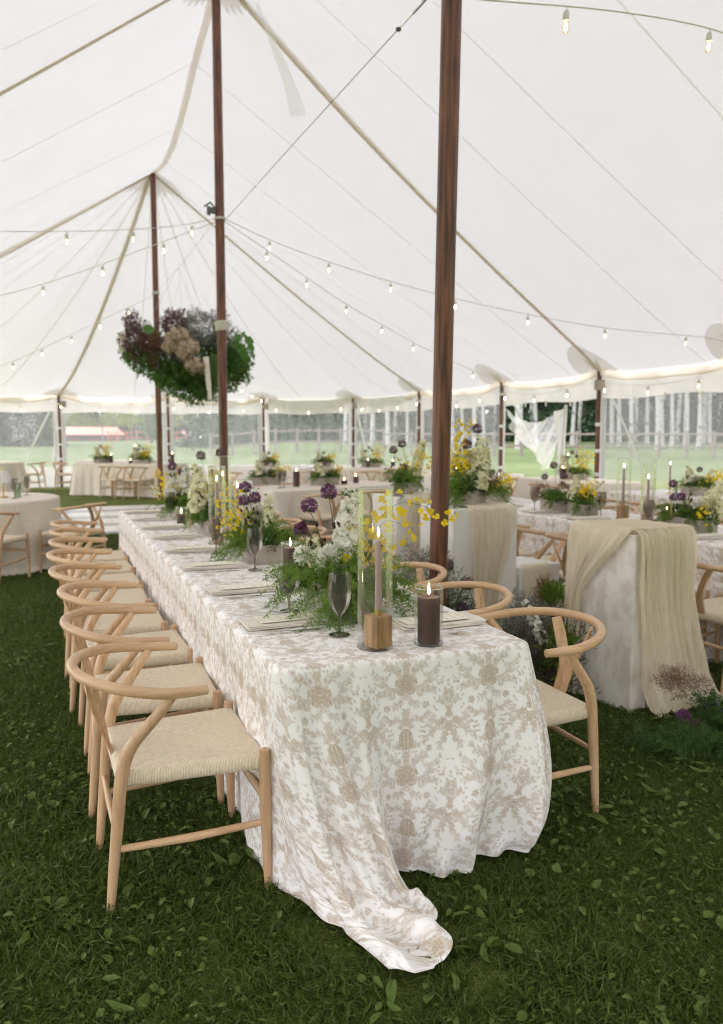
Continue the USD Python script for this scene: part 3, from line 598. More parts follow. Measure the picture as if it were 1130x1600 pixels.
# parked car, nose towards us
cx, cy, cz = onz(*polar(315, 92)); car = thing('parked_car', 'grey car with bright headlights parked beyond the field', 'car', (cx, cy, cz), -math.atan2(cx, cy) + PI + .25)
L['car_paint'] = pm('car_paint', (.30, .33, .36), .25, extra={'metallic': .5}); L['car_glass'] = pm('car_glass', (.03, .035, .04), .08); L['tyre'] = pm('tyre', (.02, .02, .02), .8)
prof = [(2.1, .35), (2.12, .7), (1.95, .86), (1.0, .98), (.3, 1.45), (-1.1, 1.48), (-1.9, 1.0), (-2.1, .9), (-2.12, .4), (-1.9, .28), (1.9, .28)]
e = trimesh.creation.extrude_polygon(Polygon(prof), 1.7, engine='earcut'); v = np.array(e.vertices); m = MB(); tp = np.where(v[:, 1] > 1.05, .8, 1.0); m.add(np.c_[(v[:, 2] - .85) * tp, v[:, 0], v[:, 1]], e.faces); obj('body', m, L['car_paint'], car, smooth=25)
m = MB(); m.add([(-.68, .99, 1.0), (.68, .99, 1.0), (.60, .38, 1.41), (-.60, .38, 1.41)], [(0, 1, 2, 3)]); m.v[-1][:, 1] += .03; obj('windscreen', m, L['car_glass'], car)
for sx in (-1, 1):
    m = MB(); m.ball((sx * .60, 2.06, .68), .16, 1, (1, .5, .7)); obj('headlight', m, look('headlight%d' % (sx + 1), {'e': ('emission', {'color': (1, .97, .9), 'strength': 6.0})}, surface='e.emission'), car)
    for sy in (-1.3, 1.35):
        m = MB(); m.tube([(sx * .72, sy, .32), (sx * .88, sy, .32)], .33, 16); obj('wheel', m, L['tyre'], car, smooth=40)
m = MB(); m.box((0, 2.12, .5), (1.1, .05, .18), 0, .01); obj('grille', m, L['charcoal'], car)
# a row of thin posts on the field
for px, d, lab in ((162, 62, 'thin dark post in the field below the barn roof'), (215, 60, 'thin dark post in the field left of the small round tree')):
    m = MB(); p = np.array(onz(*polar(px, d))); m.tube([p - [0, 0, .1], p + [0, 0, 1.6]], .05, 8); m.tube([p + [0, 0, 1.6], p + [0, 0, 1.66]], .065, 8); obj('field_post', m, L['fence_wood'], smooth=50, label=lab, cat='post')
from scipy.interpolate import CubicSpline
# ------------------------------------------------------------------ the printed cloth pattern (half-drop floral, mirror symmetric), as a field in tile units
def toile_tile(n=288, seed=3):
    rng = np.random.default_rng(seed); F = np.zeros((n, n)); yy_, xx_ = np.meshgrid((np.arange(n) + .5) / n, (np.arange(n) + .5) / n, indexing='ij')
    def leaf(cx, cy, ang, a, b, tone=1.0):
        for sx in (1, -1):
            for oy in (0,):
                x0 = cx if sx > 0 else 1 - cx; an = ang if sx > 0 else PI - ang
                dx = (xx_ - x0 + .5) % 1 - .5; dy = (yy_ - cy + .5) % 1 - .5
                u = dx * math.cos(an) + dy * math.sin(an); w = -dx * math.sin(an) + dy * math.cos(an)
                q = (u / a) ** 2 + (w / (b * (1.05 - .55 * np.clip(u / a, -1, 1)))) ** 2
                vein = .72 + .28 * np.cos(w / b * 5.0 + u / a * 3)
                np.maximum(F, np.where(q < 1, tone * vein, 0), out=F)
    def rose(cx, cy, r, tone=.95):
        for sx in (1, -1):
            x0 = cx if sx > 0 else 1 - cx
            dx = (xx_ - x0 + .5) % 1 - .5; dy = (yy_ - cy + .5) % 1 - .5; d = np.hypot(dx, dy) / r; a = np.arctan2(dy, dx * sx)
            edge = 1 + .10 * np.cos(a * 5 + 1) + .05 * np.cos(a * 9)
            val = tone * (.50 + .50 * (np.cos(d * 13 + 1.6 * np.sin(a * 3 + d * 5)) > -.1))
            np.maximum(F, np.where(d < edge, val, 0), out=F)
    def spray(p0, p1, bend, k, size, tone=.9):
        p0, p1 = np.array(p0), np.array(p1); d = p1 - p0; nn = np.array([-d[1], d[0]])
        for i_ in range(k):
            t_ = (i_ + .3) / k; c = p0 + d * t_ + nn * bend * math.sin(PI * t_); tg = d + nn * bend * PI * math.cos(PI * t_); an = math.atan2(tg[1], tg[0])
            for s in (-1, 1):
                aa = an + s * rng.uniform(.5, 1.1); sz = size * rng.uniform(.9, 1.5); leaf(c[0] + math.cos(aa) * sz, c[1] + math.sin(aa) * sz, aa, sz, sz * .46, tone * rng.uniform(.6, 1))
            leaf(c[0], c[1], an, size * .9, size * .10, tone * .8)
    # upper bouquet on the axis x = .5, lantern below, garlands along the ogee
    for cx, cy, r in ((.5, .10, .062), (.42, .15, .05), (.44, .05, .045), (.5, .19, .045)): rose(cx, cy, r)
    for (p0, p1, b, k, sz) in (((.46, .10), (.20, .18), .25, 8, .026), ((.45, .16), (.26, .34), -.2, 8, .026), ((.48, .04), (.34, -.12), .2, 6, .024), ((.30, .22), (.10, .30), .2, 6, .024), ((.5, .22), (.5, .38), .0, 6, .022), ((.36, -.02), (.14, .02), -.2, 7, .024)):
        spray(p0, p1, b, k, sz)
    dx, dy = xx_ - .5, yy_ - .52                                     # lantern
    q = (dx / .075) ** 2 + (dy / .11) ** 2
    np.maximum(F, np.where(q < 1, .55 + .35 * (np.cos(dx * 150) > 0), 0), out=F); np.maximum(F, np.where((q > .8) & (q < 1.15), .9, 0), out=F)
    for (p0, p1, b, k, sz) in (((.44, .46), (.30, .62), .5, 6, .022), ((.46, .63), (.36, .76), -.3, 5, .024), ((.43, .52), (.34, .44), .3, 4, .022), ((.5, .66), (.5, .84), 0, 6, .024), ((.40, .74), (.22, .80), .2, 6, .024)): spray(p0, p1, b, k, sz)
    for cx, cy, r in ((0.0, .62, .055), (.07, .68, .045), (.05, .54, .04), (0.0, .75, .04), (.27, .88, .04), (.24, .40, .035)): rose(cx, cy, r, .85)
    for (p0, p1, b, k, sz) in (((.05, .60), (.22, .52), .3, 6, .026), ((.06, .70), (.22, .74), -.3, 6, .026), ((.0, .78), (.0, .95), 0, 5, .024), ((.03, .50), (.10, .36), .3, 5, .024), ((.12, .90), (.02, 1.02), .2, 5, .024), ((.2, .56), (.27, .66), .3, 5, .02)): spray(p0, p1, b, k, sz)
    for k in range(260):
        a_, c_ = rng.uniform(0, 1), rng.uniform(0, 1)
        if .5 < np.cos(a_ * 2 * PI) * np.cos(c_ * 2 * PI) + rng.normal() * .5: leaf(a_, c_, rng.uniform(0, 6), .022, .010, .8)
    return F
TILE = toile_tile()
def toile(uv, size=.30):
    n = len(TILE); u = uv[..., 0] / size; v = uv[..., 1] / size
    pass
    x = (u % 1) * n - .5; y = (v % 1) * n - .5
    x0 = np.floor(x).astype(int); y0 = np.floor(y).astype(int); fx = x - x0; fy = y - y0
    g = lambda a, b: TILE[b % n, a % n]
    return (g(x0, y0) * (1 - fx) + g(x0 + 1, y0) * fx) * (1 - fy) + (g(x0, y0 + 1) * (1 - fx) + g(x0 + 1, y0 + 1) * fx) * fy

# ------------------------------------------------------------------ tablecloths
def loop_rect(x0, x1, y0, y1, r, step, fine=-99):
    """(points, outward normals) around a rectangle with rounded corners; starts on the left side at y1 and runs down the left, along the front, up the right"""
    P, N = [], []
    def seg(a, b, nn):
        ln = np.hypot(*(np.array(b) - a)); q_ = np.linspace(0, 1, 400); w_ = a[1] + q_ * (b[1] - a[1])
        dens = 1 / np.where(w_ < fine, step * .25, step); cum = np.r_[0, np.cumsum((dens[1:] + dens[:-1]) / 2 * ln / 399)]
        k = max(2, int(cum[-1])); t = np.interp(np.linspace(0, cum[-1], k, endpoint=False), cum, q_)[:, None]
        P.append(np.array(a) + t * (np.array(b) - np.array(a))); N.append(np.tile(nn, (k, 1)))
    def arc(c, a0, a1):
        k = max(5, int(r * PI / 2 / step * 3)); a = np.linspace(a0, a1, k, endpoint=False); d = np.c_[np.cos(a), np.sin(a)]; P.append(np.array(c) + r * d); N.append(d)
    seg((x0, y1 - r), (x0, y0 + r), (-1, 0)); arc((x0 + r, y0 + r), PI, 1.5 * PI)
    seg((x0 + r, y0), (x1 - r, y0), (0, -1)); arc((x1 - r, y0 + r), 1.5 * PI, 2 * PI)
    seg((x1, y0 + r), (x1, y1 - r), (1, 0)); arc((x1 - r, y1 - r), 0, .5 * PI)
    seg((x1 - r, y1), (x0 + r, y1), (0, 1)); arc((x0 + r, y1 - r), .5 * PI, PI)
    return np.vstack(P), np.vstack(N)
def cloth_rect(x0, x1, y0, y1, z, seed, amp=.018, flare=.03, step=.012, rows=60, post=None, corner=.05, nb=9.0, fine=-99, rings=34):
    rng = np.random.default_rng(seed)
    E, N = loop_rect(x0, x1, y0, y1, corner, step, fine); n = len(E)
    s = np.r_[0, np.cumsum(np.hypot(*np.diff(E, axis=0).T))]; total = s[-1] + np.hypot(*(E[0] - E[-1]))
    ph = rng.uniform(0, 6, 6); A = s / total * 2 * PI
    k1, k2, k3 = int(total * nb * .16) + 1, int(total * nb * .37) + 2, int(total * nb * .8) + 3
    F = (np.sin(k1 * A + ph[0]) + .8 * np.sin(k2 * A + ph[1] + np.sin(k1 * A)) + .45 * np.sin(k3 * A + ph[2] + 2 * np.sin(k1 * A + ph[3]))) / 1.6
    cd = np.min([np.hypot(E[:, 0] - a, E[:, 1] - b) for a in (x0, x1) for b in (y0, y1)], axis=0); cw = np.exp(-(cd / .17) ** 2)
    v = np.linspace(0, 1, rows) ** 1.05; R = .022
    P = np.zeros((n, rows + 5, 3)); arc_len = np.zeros((n, rows + 5)); inset = .022
    for q in range(5):                                               # the rounded table edge
        a = q / 5 * PI / 2
        P[:, q, :2] = E + N * (-R + R * math.sin(a)); P[:, q, 2] = z - R + R * math.cos(a); arc_len[:, q] = R * a
    for q, vv in enumerate(v):
        g = ease(vv, 0, .55)
        off = vv * flare * (1 + 2.4 * cw) + amp * F * (g + .4 * vv) * (1 + 1.2 * cw)
        P[:, 5 + q, :2] = E + N * off[:, None]; P[:, 5 + q, 2] = z - R - vv * (z - R - .012); arc_len[:, 5 + q] = R * PI / 2 + vv * (z - R)
    if post is not None:
        P = post(P, E, N, s, v, arc_len); arc_len = np.c_[np.zeros(n), np.cumsum(np.linalg.norm(np.diff(P, axis=1), axis=2), axis=1)]
    uv = E[:, None, :] + N[:, None, :] * arc_len[..., None]
    if post is not None:                                             # print follows the cloth round the trailing corner without shearing
        i0 = int(np.argmin(np.hypot(E[:, 0] - x0, E[:, 1] - y0))); ds = np.r_[np.zeros((1, P.shape[1])), np.linalg.norm(np.diff(P, axis=0), axis=2)]; U = np.cumsum(ds, axis=0); U = U - U[i0:i0 + 1]
        sd = np.arange(n); left = sd < i0 - int(.10 / .003); fr = ~left & (E[:, 0] < x1 - .05) & (E[:, 1] < y0 + .3)
        ir = int(np.argmin(np.hypot(E[:, 0] - x0 - .45, E[:, 1] - y0))); il = int(np.argmin(np.hypot(E[:, 0] - x0, E[:, 1] - y0 - .42)))
        a_ = np.stack([x0 + .45 + U - U[ir:ir + 1], y0 - arc_len], -1); b_ = np.stack([x0 - arc_len, y0 + .42 - U + U[il:il + 1]], -1)
        uv = np.where(fr[:, None, None], a_, np.where((left & (E[:, 0] < x0 + .01))[:, None, None], b_, uv))
    P[..., :3] += .0025 * (meshkit.fbm(P * 9, 3, seed)[..., None] - .5) * np.r_[1, 1, 0]
    m = MB(); m.grid(P, closed=True)
    lo, hi = (x0 + inset, y0 + inset), (x1 - inset, y1 - inset)
    # the top, as rings towards a spine so that it joins the rim vertex by vertex
    ks = np.linspace(0, 1, rings); cxm = (x0 + x1) / 2; c0, c1 = y0 + (x1 - x0) / 2, y1 - (x1 - x0) / 2
    if c1 < c0: c0 = c1 = (y0 + y1) / 2
    spine = np.c_[np.full(n, cxm), np.clip(E[:, 1], c0, c1)]
    rim = P[:, 0, :2]; T = rim[:, None] * (1 - ks[None, :, None]) + spine[:, None] * ks[None, :, None]
    Tz = np.full(T.shape[:2], z) + .0022 * (meshkit.fbm(np.concatenate([T * 5, np.zeros(T.shape[:2] + (1,))], -1), 4, seed + 9) - .5) * np.minimum(1, ks * 9)[None]
    m.grid(np.concatenate([T, Tz[..., None]], -1)[:, ::-1], closed=True)
    UV = np.vstack([uv.reshape(-1, 2), T[:, ::-1].reshape(-1, 2)])
    return m.get(), UV
TZ = .765
def post_main(P, E, N, s, v, al):
    """the near end: the long corner trails on the grass, the other corner bellies out, the hem between is tucked up"""
    P = P.copy(); x0, x1, y0 = .63, 1.53, 2.24
    rows = P.shape[1] - 5
    near = 1 - ease(E[:, 1], y0 + .02, y0 + .30); 
    u = np.clip((E[:, 0] - x0) / (x1 - x0), 0, 1)
    left = E[:, 0] < x0 + .06
    sc = np.where(left, -(E[:, 1] - y0), u * (x1 - x0))              # metres from the near left corner, negative up the left side
    w = ease(sc, -.32, -.10) * (1 - ease(sc, .22, .40)) * near
    w = np.where((E[:, 0] > x1 - .2), 0, w)
    t = np.r_[np.zeros(5), v]
    kx = [-.34, -.16, -.06, .0, .06, .13, .22, .32, .42]
    cl_ = np.clip(sc, kx[0], kx[-1]); tipx = CubicSpline(kx, [.68, .76, .81, .865, .945, 1.02, 1.045, 1.03, 1.06])(cl_); tipy = CubicSpline(kx, [2.36, 2.09, 1.90, 1.775, 1.785, 1.915, 2.08, 2.17, 2.24])(cl_)
    tipx = tipx + .018 * np.sin(sc * 70); tipy = tipy + .014 * np.cos(sc * 83 + 1)
    for q in range(5, P.shape[1]):
        tt = t[q]
        e = np.c_[E, np.full(len(E), TZ - .022)]
        c1 = e + np.array([.012, -.012, -.40]); c2 = e + np.c_[np.full(len(E), .11), np.full(len(E), -.12), np.full(len(E), -.80)]; c3 = np.c_[tipx, tipy, np.full(len(E), .012)]
        b = (1 - tt) ** 3 * e + 3 * tt * (1 - tt) ** 2 * c1 + 3 * tt ** 2 * (1 - tt) * c2 + tt ** 3 * c3
        fold = .034 * np.sin(sc * 52 + 1.2 * tt) * tt ** .6 + .016 * np.sin(sc * 101 + 1 + 3 * tt) * tt
        lift = np.where(b[:, 2] < .10, 1.0, .0)
        b[:, 2] = np.maximum(b[:, 2], .034) + np.maximum(0, fold + .02) * ease(tt, .6, .8) * (1 - .6 * ease(tt, .93, 1.0))
        nx = unit(np.c_[N, np.zeros(len(N))] * 1.0)
        b += nx * (fold * (1 - ease(tt, .62, .8)))[:, None]
        P[:, q] = P[:, q] * (1 - w[:, None]) + b * w[:, None]
    # long folds sweeping across the front from the corner, and the tucked hem
    front = (np.abs(E[:, 1] - y0) < .06) & (E[:, 0] > x0 + .02)
    for q in range(5, P.shape[1]):
        tt = t[q]
        g = lambda c, wd: np.exp(-((u - c) / wd) ** 2)
        d = .045 * g(.16 + .16 * tt, .05 + .02 * tt) * tt ** .8 - .035 * g(.26 + .20 * tt, .05) * tt + .030 * g(.36 + .22 * tt, .045) * ease(tt, .35, 1) - .012 * g(.5, .12) * tt
        d += .055 * g(.96 - .02 * tt, .045) * tt ** .7 - .05 * g(.86 - .08 * tt, .045 + .02 * tt) * tt + .06 * g(.76 - .12 * tt, .05 + .02 * tt) * ease(tt, .3, 1) - .03 * g(.66 - .12 * tt, .04) * ease(tt, .5, 1)
        d += .05 * np.sin(PI * np.clip((u - .35) / .65, 0, 1)) * math.sin(PI * min(1, tt * 1.02)) * tt
        d += .02 * np.sin(u * 40 + 5 * tt) * ease(tt, .8, 1) * (u > .3)
        P[front, q, 1] -= 1.25 * d[front] * (1 - .5 * float(ease(tt, .75, 1)))
        tuck = (.012 * g(.50, .10) + .004) * ease(tt, .86, 1.0)
        P[front, q, 2] += (tuck * (1 - w))[front]
        P[front, q, 1] -= (.012 * np.sin(PI * np.clip((u - .42) / .5, 0, 1)) * ease(tt, .8, .97) + .014 * np.sin(u * 55) * ease(tt, .75, 1.0) * (u > .4))[front]
    # belly of the right corner
    wr = np.exp(-(np.hypot(E[:, 0] - x1, E[:, 1] - y0) / .22) ** 2)
    for q in range(5, P.shape[1]):
        tt = t[q]; o = .13 * math.sin(PI * min(1.0, .10 + tt * .80)) * tt ** .6
        P[:, q, :2] += (unit(np.c_[np.maximum(N[:, 0], .35), N[:, 1]]) * (o * wr)[:, None] * [1.0, .6])
        P[:, q, 2] += .03 * ease(tt, .9, 1) * wr
    P[..., 2] = np.maximum(P[..., 2], .010)
    return P
(cv, cf), uv = cloth_rect(.63, 1.53, 2.24, 7.62, TZ, 11, amp=.012, flare=-.005, step=.012, rows=215, post=post_main, nb=5, fine=3.3, rings=80)
obj('tablecloth', (cv, cf), L['toile'], smooth=True, label='ivory tablecloth with tan floral print, front table, one corner trailing on the grass', cat='tablecloth', prim=('print', toile(uv)))
(cv, cf), uv = cloth_rect(3.98, 4.90, 2.7, 8.6, TZ, 12, amp=.02, flare=.02, step=.016, rows=48)
obj('tablecloth', (cv, cf), L['toile'], smooth=True, label='tan floral tablecloth over the long table behind the draped pedestals', cat='tablecloth', prim=('print', toile(uv)))
(cv, cf), uv = cloth_rect(6.5, 7.4, 5.2, 8.0, TZ, 13, amp=.03, flare=.03, step=.03, rows=26)
obj('tablecloth', (cv, cf), L['toile'], smooth=True, label='tan floral tablecloth of the back right table, nearest the clear wall', cat='tablecloth', prim=('print', toile(uv)))
def place_cloth(mesh, x, y, rz):
    v, f = mesh; c, s = math.cos(rz), math.sin(rz); return np.c_[v[:, 0] * c - v[:, 1] * s + x, v[:, 0] * s + v[:, 1] * c + y, v[:, 2]], f
def linen_table(x, y, lx, ly, rz, label, seed, mat='linen', amp=.035):
    mesh, uv = cloth_rect(-lx / 2, lx / 2, -ly / 2, ly / 2, TZ, seed, amp=amp, flare=.05, step=.025, rows=30, nb=8)
    obj('tablecloth', place_cloth(mesh, x, y, rz), L[mat], smooth=True, label=label, cat='tablecloth')
def round_cloth(x, y, R, label, seed, mat='linen', amp=.03):
    rng = np.random.default_rng(seed); n = 260; a = np.arange(n) * 2 * PI / n; ph = rng.uniform(0, 6, 4)
    F = (np.sin(a * 11 + ph[0] + np.sin(a * 3)) + .6 * np.sin(a * 19 + ph[1] + 1.5 * np.sin(a * 4 + ph[2]))) / 1.4
    P = [np.c_[x + R * k * np.cos(a), y + R * k * np.sin(a), np.full(n, TZ)] for k in (.02, .5, .9, .985)]
    for v in np.r_[.012, np.linspace(.04, 1, 28)]:
        r = R + .004 + .05 * v + amp * F * ease(v, 0, .6) * (1 + .5 * v) + .03 * ease(v, .93, 1)
        P.append(np.c_[x + r * np.cos(a), y + r * np.sin(a), np.full(n, TZ - v * (TZ - .012)) + .03 * np.maximum(0, F) * ease(v, .9, 1)])
    m = MB(); m.grid(np.stack(P, 1), closed=True); obj('tablecloth', m, L[mat], smooth=True, label=label, cat='tablecloth')
round_cloth(-.74, 9.75, .90, 'oatmeal linen cloth over the round table at the left edge, with lamp and goblet', 21)
round_cloth(-1.35, 22.1, .90, 'oatmeal cloth on the round table by the far left wall', 22)
linen_table(1.95, 19.95, 2.6, 1.0, -.72, 'greenish oatmeal linen cloth behind the pair of chairs beyond the dance floor', 23)
linen_table(1.9, 22.3, 2.0, .9, -.55, 'pale linen cloth of the table behind the pair of chairs', 24, 'linen_pale')
linen_table(3.62, 10.35, 2.5, .95, .36, 'smooth linen cloth on the middle table with the dark pillar candle', 25, amp=.02)
round_cloth(4.45, 16.4, .9, 'pale pink linen cloth of the round table under the wall pole with white border', 26, 'linen_pale')
linen_table(6.6, 15.6, 2.2, .95, .3, 'linen cloth on the back table left of the closest brown pole', 27)
linen_table(6.9, 12.2, 1.8, .9, .2, 'pale linen cloth of the back table right of the closest brown pole', 28, 'linen_pale')
linen_table(7.7, 10.2, 1.0, 1.9, 0, 'linen cloth of the table below the slumped clear curtain', 29)

# ------------------------------------------------------------------ the chairs
def make_chair(label, group, loc, rot):
    t = thing('wooden_chair', label, 'chair', loc, rot, group)
    a = np.linspace(0, PI, 25); rail = np.c_[.285 * np.cos(a), -.075 - .255 * np.sin(a), .698 + .034 * np.sin(a)]
    rail = np.vstack([[.272, .045, .692], [.282, -.01, .695], rail, [-.282, -.01, .695], [-.272, .045, .692]])
    m = MB(); m.tube(rail, np.r_[.0145, .0165, np.full(25, .0172), .0165, .0145], 14, dome=True); obj('arm_rail', m, L['beech_bent'], t, smooth=50)
    sp = lambda pts, k=22: np.stack([np.interp(np.linspace(0, 1, k), np.linspace(0, 1, len(pts)), np.array(pts)[:, i_]) for i_ in range(3)], 1)
    def soft(pts, r, k=26):
        p = sp(pts, k); rr = np.interp(np.linspace(0, 1, k), np.linspace(0, 1, len(r)), r)
        for _ in range(3): p[1:-1] = (p[:-2] + 2 * p[1:-1] + p[2:]) / 4
        return p, rr
    for s in (-1, 1):
        p, r = soft([(s * .203, -.252, 0), (s * .208, -.238, .15), (s * .213, -.222, .3), (s * .217, -.210, .44), (s * .226, -.185, .53), (s * .252, -.115, .61), (s * .272, -.055, .688)], [.0125, .0165, .019, .0205, .0205, .0175, .0135])
        m = MB(); m.tube(p, r, 12); obj('back_leg', m, L['beech'], t, smooth=50)
        p, r = soft([(s * .252, .236, 0), (s * .250, .233, .15), (s * .249, .230, .3), (s * .249, .229, .42), (s * .249, .229, .465)], [.0125, .0165, .0195, .0195, .0175])
        m = MB(); m.tube(p, r, 12, dome=True); obj('front_leg', m, L['beech'], t, smooth=50)
        m = MB(); m.tube([(s * .210, -.226, .205), (s * .230, 0, .21), (s * .248, .228, .225)], [.009, .0115, .009], 10, flat=1.2); obj('side_stretcher', m, L['beech_y'], t, smooth=50)
    m = MB(); m.tube([(-.208, -.23, .27), (0, -.23, .27), (.208, -.23, .27)], [.009, .0115, .009], 10); obj('back_stretcher', m, L['beech_x'], t, smooth=50)
    m = MB(); m.tube([(-.248, .231, .30), (0, .231, .30), (.248, .231, .30)], [.010, .0125, .010], 10, flat=1.5); obj('front_stretcher', m, L['beech_x'], t, smooth=50)
    # Y shaped splat cut from a board, leaning back to the rail
    q = [(-.036, 0), (-.034, .06), (-.040, .13), (-.058, .19), (-.086, .25), (-.125, .325), (-.100, .335), (-.066, .27), (-.034, .215), (-.016, .175), (0, .162)]
    poly = Polygon(q + [(-x, y) for x, y in q[::-1][1:]]).buffer(.004).buffer(-.004)
    e = trimesh.creation.extrude_polygon(poly, .011, engine='earcut'); v = np.array(e.vertices); f_ = v[:, 1] / .335
    y = -.205 - .115 * f_ + .045 * (np.abs(v[:, 0]) / .12) ** 2 * f_; z = .405 + .315 * f_
    m = MB(); m.add(np.c_[v[:, 0], y + (v[:, 2] - .0055), z], e.faces); obj('splat', m, L['beech'], t, smooth=35)
    # the woven cord seat: four fields wound at right angles to their rails
    FL, FR, BL, BR = np.array([-.232, .226]), np.array([.232, .226]), np.array([-.198, -.205]), np.array([.198, -.205])
    cen = lambda a_: np.array([(a_ - .5) * .05, .02])
    V, F_, UV = [], [], []; base = 0
    for (p, q_, axis) in ((FL, FR, 0), (BR, BL, 0), (BL, FL, 1), (FR, BR, 1)):
        na, nb_ = 44, 16; A = np.linspace(0, 1, na)
        rim = p + A[:, None] * (q_ - p); o = unit(np.array([(q_ - p)[1], -(q_ - p)[0]])); o = o if o @ (rim[na // 2] - [0, .02]) > 0 else -o
        rows = []
        for ang in np.linspace(-PI * .62, PI / 2, 9): rows.append(np.c_[rim + o * (.002 + .017 * math.cos(ang)), np.full(na, .422 + .026 * math.sin(ang))])
        cc = np.stack([cen(1 - a_ if axis == 0 and p is BR else a_) if axis == 0 else np.array([(-.025 if p is BL else .025), .02]) for a_ in A])
        for b in np.linspace(.06, 1, nb_): rows.append(np.c_[rim * (1 - b) + cc * b, np.full(na, .448 - .014 * ease(b, 0, 1))])
        P = np.stack(rows, 1); kb = P.shape[1]
        i_, j_ = np.meshgrid(np.arange(na - 1), np.arange(kb - 1), indexing='ij')
        F_.append(np.stack([i_ * kb + j_, (i_ + 1) * kb + j_, (i_ + 1) * kb + j_ + 1, i_ * kb + j_ + 1], -1).reshape(-1, 4) + base); base += na * kb
        V.append(P.reshape(-1, 3)); UV.append(np.c_[P[..., axis].ravel(), np.arange(na * kb) * 0.0])
    V, F_, UV = np.vstack(V), np.vstack(F_), np.vstack(UV); F_ = np.vstack([F_[:, [0, 1, 2]], F_[:, [0, 2, 3]]])
    up_ = np.cross(V[F_[:, 1]] - V[F_[:, 0]], V[F_[:, 2]] - V[F_[:, 0]]).sum(0)[2]
    if up_ < 0: F_ = F_[:, ::-1]
    tag(usdkit.mesh(stage, str(t.GetPath()) + '/seat', (V, F_), L['cord'], smooth=True, uv=UV))
    m = MB(); m.box((0, .01, .404), (.40, .40, .004)); obj('seat_underside', m, L['cord'], t)
    for s, y in ((-1, .229), (1, .229), (-1, -.21), (1, -.21)):
        m = MB(); m.ball((s * (.228 if y > 0 else .197), y - .0, .385), .006, 1); obj('bolt', m, L['steel'], t)
    return t
rng = np.random.default_rng(8)
LEFT_Y = [2.645, 3.29, 3.935, 4.545, 5.175, 5.80, 6.42, 7.03]
LEFT_X = [.392, .385, .385, .352, .345, .362, .375, .385]
chair0 = None
def chair(x, y, face, label, group, z=0.0):
    """face: the direction of the sitter's view, degrees clockwise from +y"""
    global chair0
    if chair0 is None: chair0 = make_chair(label, group, (x, y, z), -math.radians(face)); return chair0
    return copy(chair0, (x, y, z), -math.radians(face), label, group)
for k, (x, y) in enumerate(zip(LEFT_X, LEFT_Y)):
    chair(x, y, 90 + rng.uniform(-2.5, 2.5), 'beech chair with woven seat, %s in the row left of the front table' % ORD[k], 'chairs left of the front table')
for k, y in enumerate((2.60, 3.25, 3.89, 4.54, 5.19, 5.84, 6.48, 7.12)):
    chair(1.68, y, -90 + rng.uniform(-3, 3) + (2 if k == 0 else 0), 'beech chair with woven seat, %s in the row right of the front table' % ORD[k], 'chairs right of the front table')
for k, y in enumerate((3.50, 4.12, 4.75, 5.38, 6.02, 6.66, 7.30)):
    chair(3.73, y, 90 + rng.uniform(-7, 7), 'beech chair on the near side of the table behind the pedestals, %s from the right' % ORD[k].replace('nearest', 'first'), 'near side chairs of the second table')
for k, y in enumerate((3.6, 4.3, 5.0, 5.7, 6.4, 7.1)):
    chair(5.12, y, -90 + rng.uniform(-7, 7), 'beech chair on the far side of the table behind the pedestals, %s from the right' % ORD[k].replace('nearest', 'first'), 'far side chairs of the second table')
chair(-.50, 8.62, 28, 'beech chair cut by the left edge, front of the round linen table', None)
chair(.28, 8.98, -52, 'beech chair between the round linen table and the front row of chairs', None)
chair(1.52, 19.28, 42, 'left chair of the pair beyond the dance floor', None); chair(2.0, 18.84, 42, 'right chair of the pair beyond the dance floor', None)
chair(3.05, 18.1, 50, 'chair at the linen table seen between the third brown pole and the flowers', None)
chair(.55, 22.2, 100, 'chair turned sideways at the far left below the wall pole', None); chair(-.25, 22.55, -70, 'chair facing left at the far left round table', None)
for k, (dx, lab) in enumerate(((-.62, 'leftmost chair tucked at the middle table with the dark pillar candle'), (.02, 'chair in front of the middle table, right below the pillar candle'), (.66, 'rightmost chair in front of the middle table, behind the tall glass cylinder'))):
    c, s = math.cos(.36), math.sin(.36); chair(3.62 + dx * c + .66 * s, 10.35 + dx * s - .66 * c, -20.6, lab, None)
for k, dx in enumerate((-.6, .1, .8)):
    c, s = math.cos(.36), math.sin(.36); chair(3.62 + dx * c - .66 * s, 10.35 + dx * s + .66 * c, 159, 'chair on the far side of the middle table, %s from the left' % ORD[k].replace('nearest', 'first'), 'far side chairs of the middle table')
for x, y, f, lab in ((3.5, 15.8, 60, 'chair left of the pale pink round cloth'), (4.9, 15.3, -30, 'chair in front of the pale pink round cloth'), (5.6, 16.8, -110, 'chair right of the pale pink round cloth'), (6.0, 14.75, 0, 'left chair of the back table beside the closest brown pole'), (6.75, 15.0, -10, 'right chair of the back table beside the closest brown pole'),
    (6.5, 11.45, -10, 'left chair of the back table right of the closest pole'), (7.2, 11.6, -10, 'right chair of the back table right of the closest pole'), (6.2, 7.6, 90, 'far chair at the back right floral table'), (6.2, 6.8, 90, 'middle chair at the back right floral table'), (6.2, 6.0, 90, 'near chair at the back right floral table'), (7.0, 9.9, 90, 'chair below the slumped clear curtain')):
    chair(x, y, f, lab, None)

# ------------------------------------------------------------------ dance floor of separate panels
fl = thing('dance_floor', 'glossy white dance floor with grey strips on the grass in the middle', 'dance floor')
ys = np.r_[12.12, 12.85, 13.3, 14.0, 14.5, 15.2, 15.7, 16.4]
for a_, (ya, yb) in enumerate(zip(ys[:-1], ys[1:])):
    for b_ in range(4):
        m = MB(); m.box((-.2 + 1.22 * b_ + .61, (ya + yb) / 2, .02), (1.215, yb - ya - .005, .06), 0, .003); obj('panel', m, L['floor_grey' if a_ % 2 else 'floor_white'], fl)
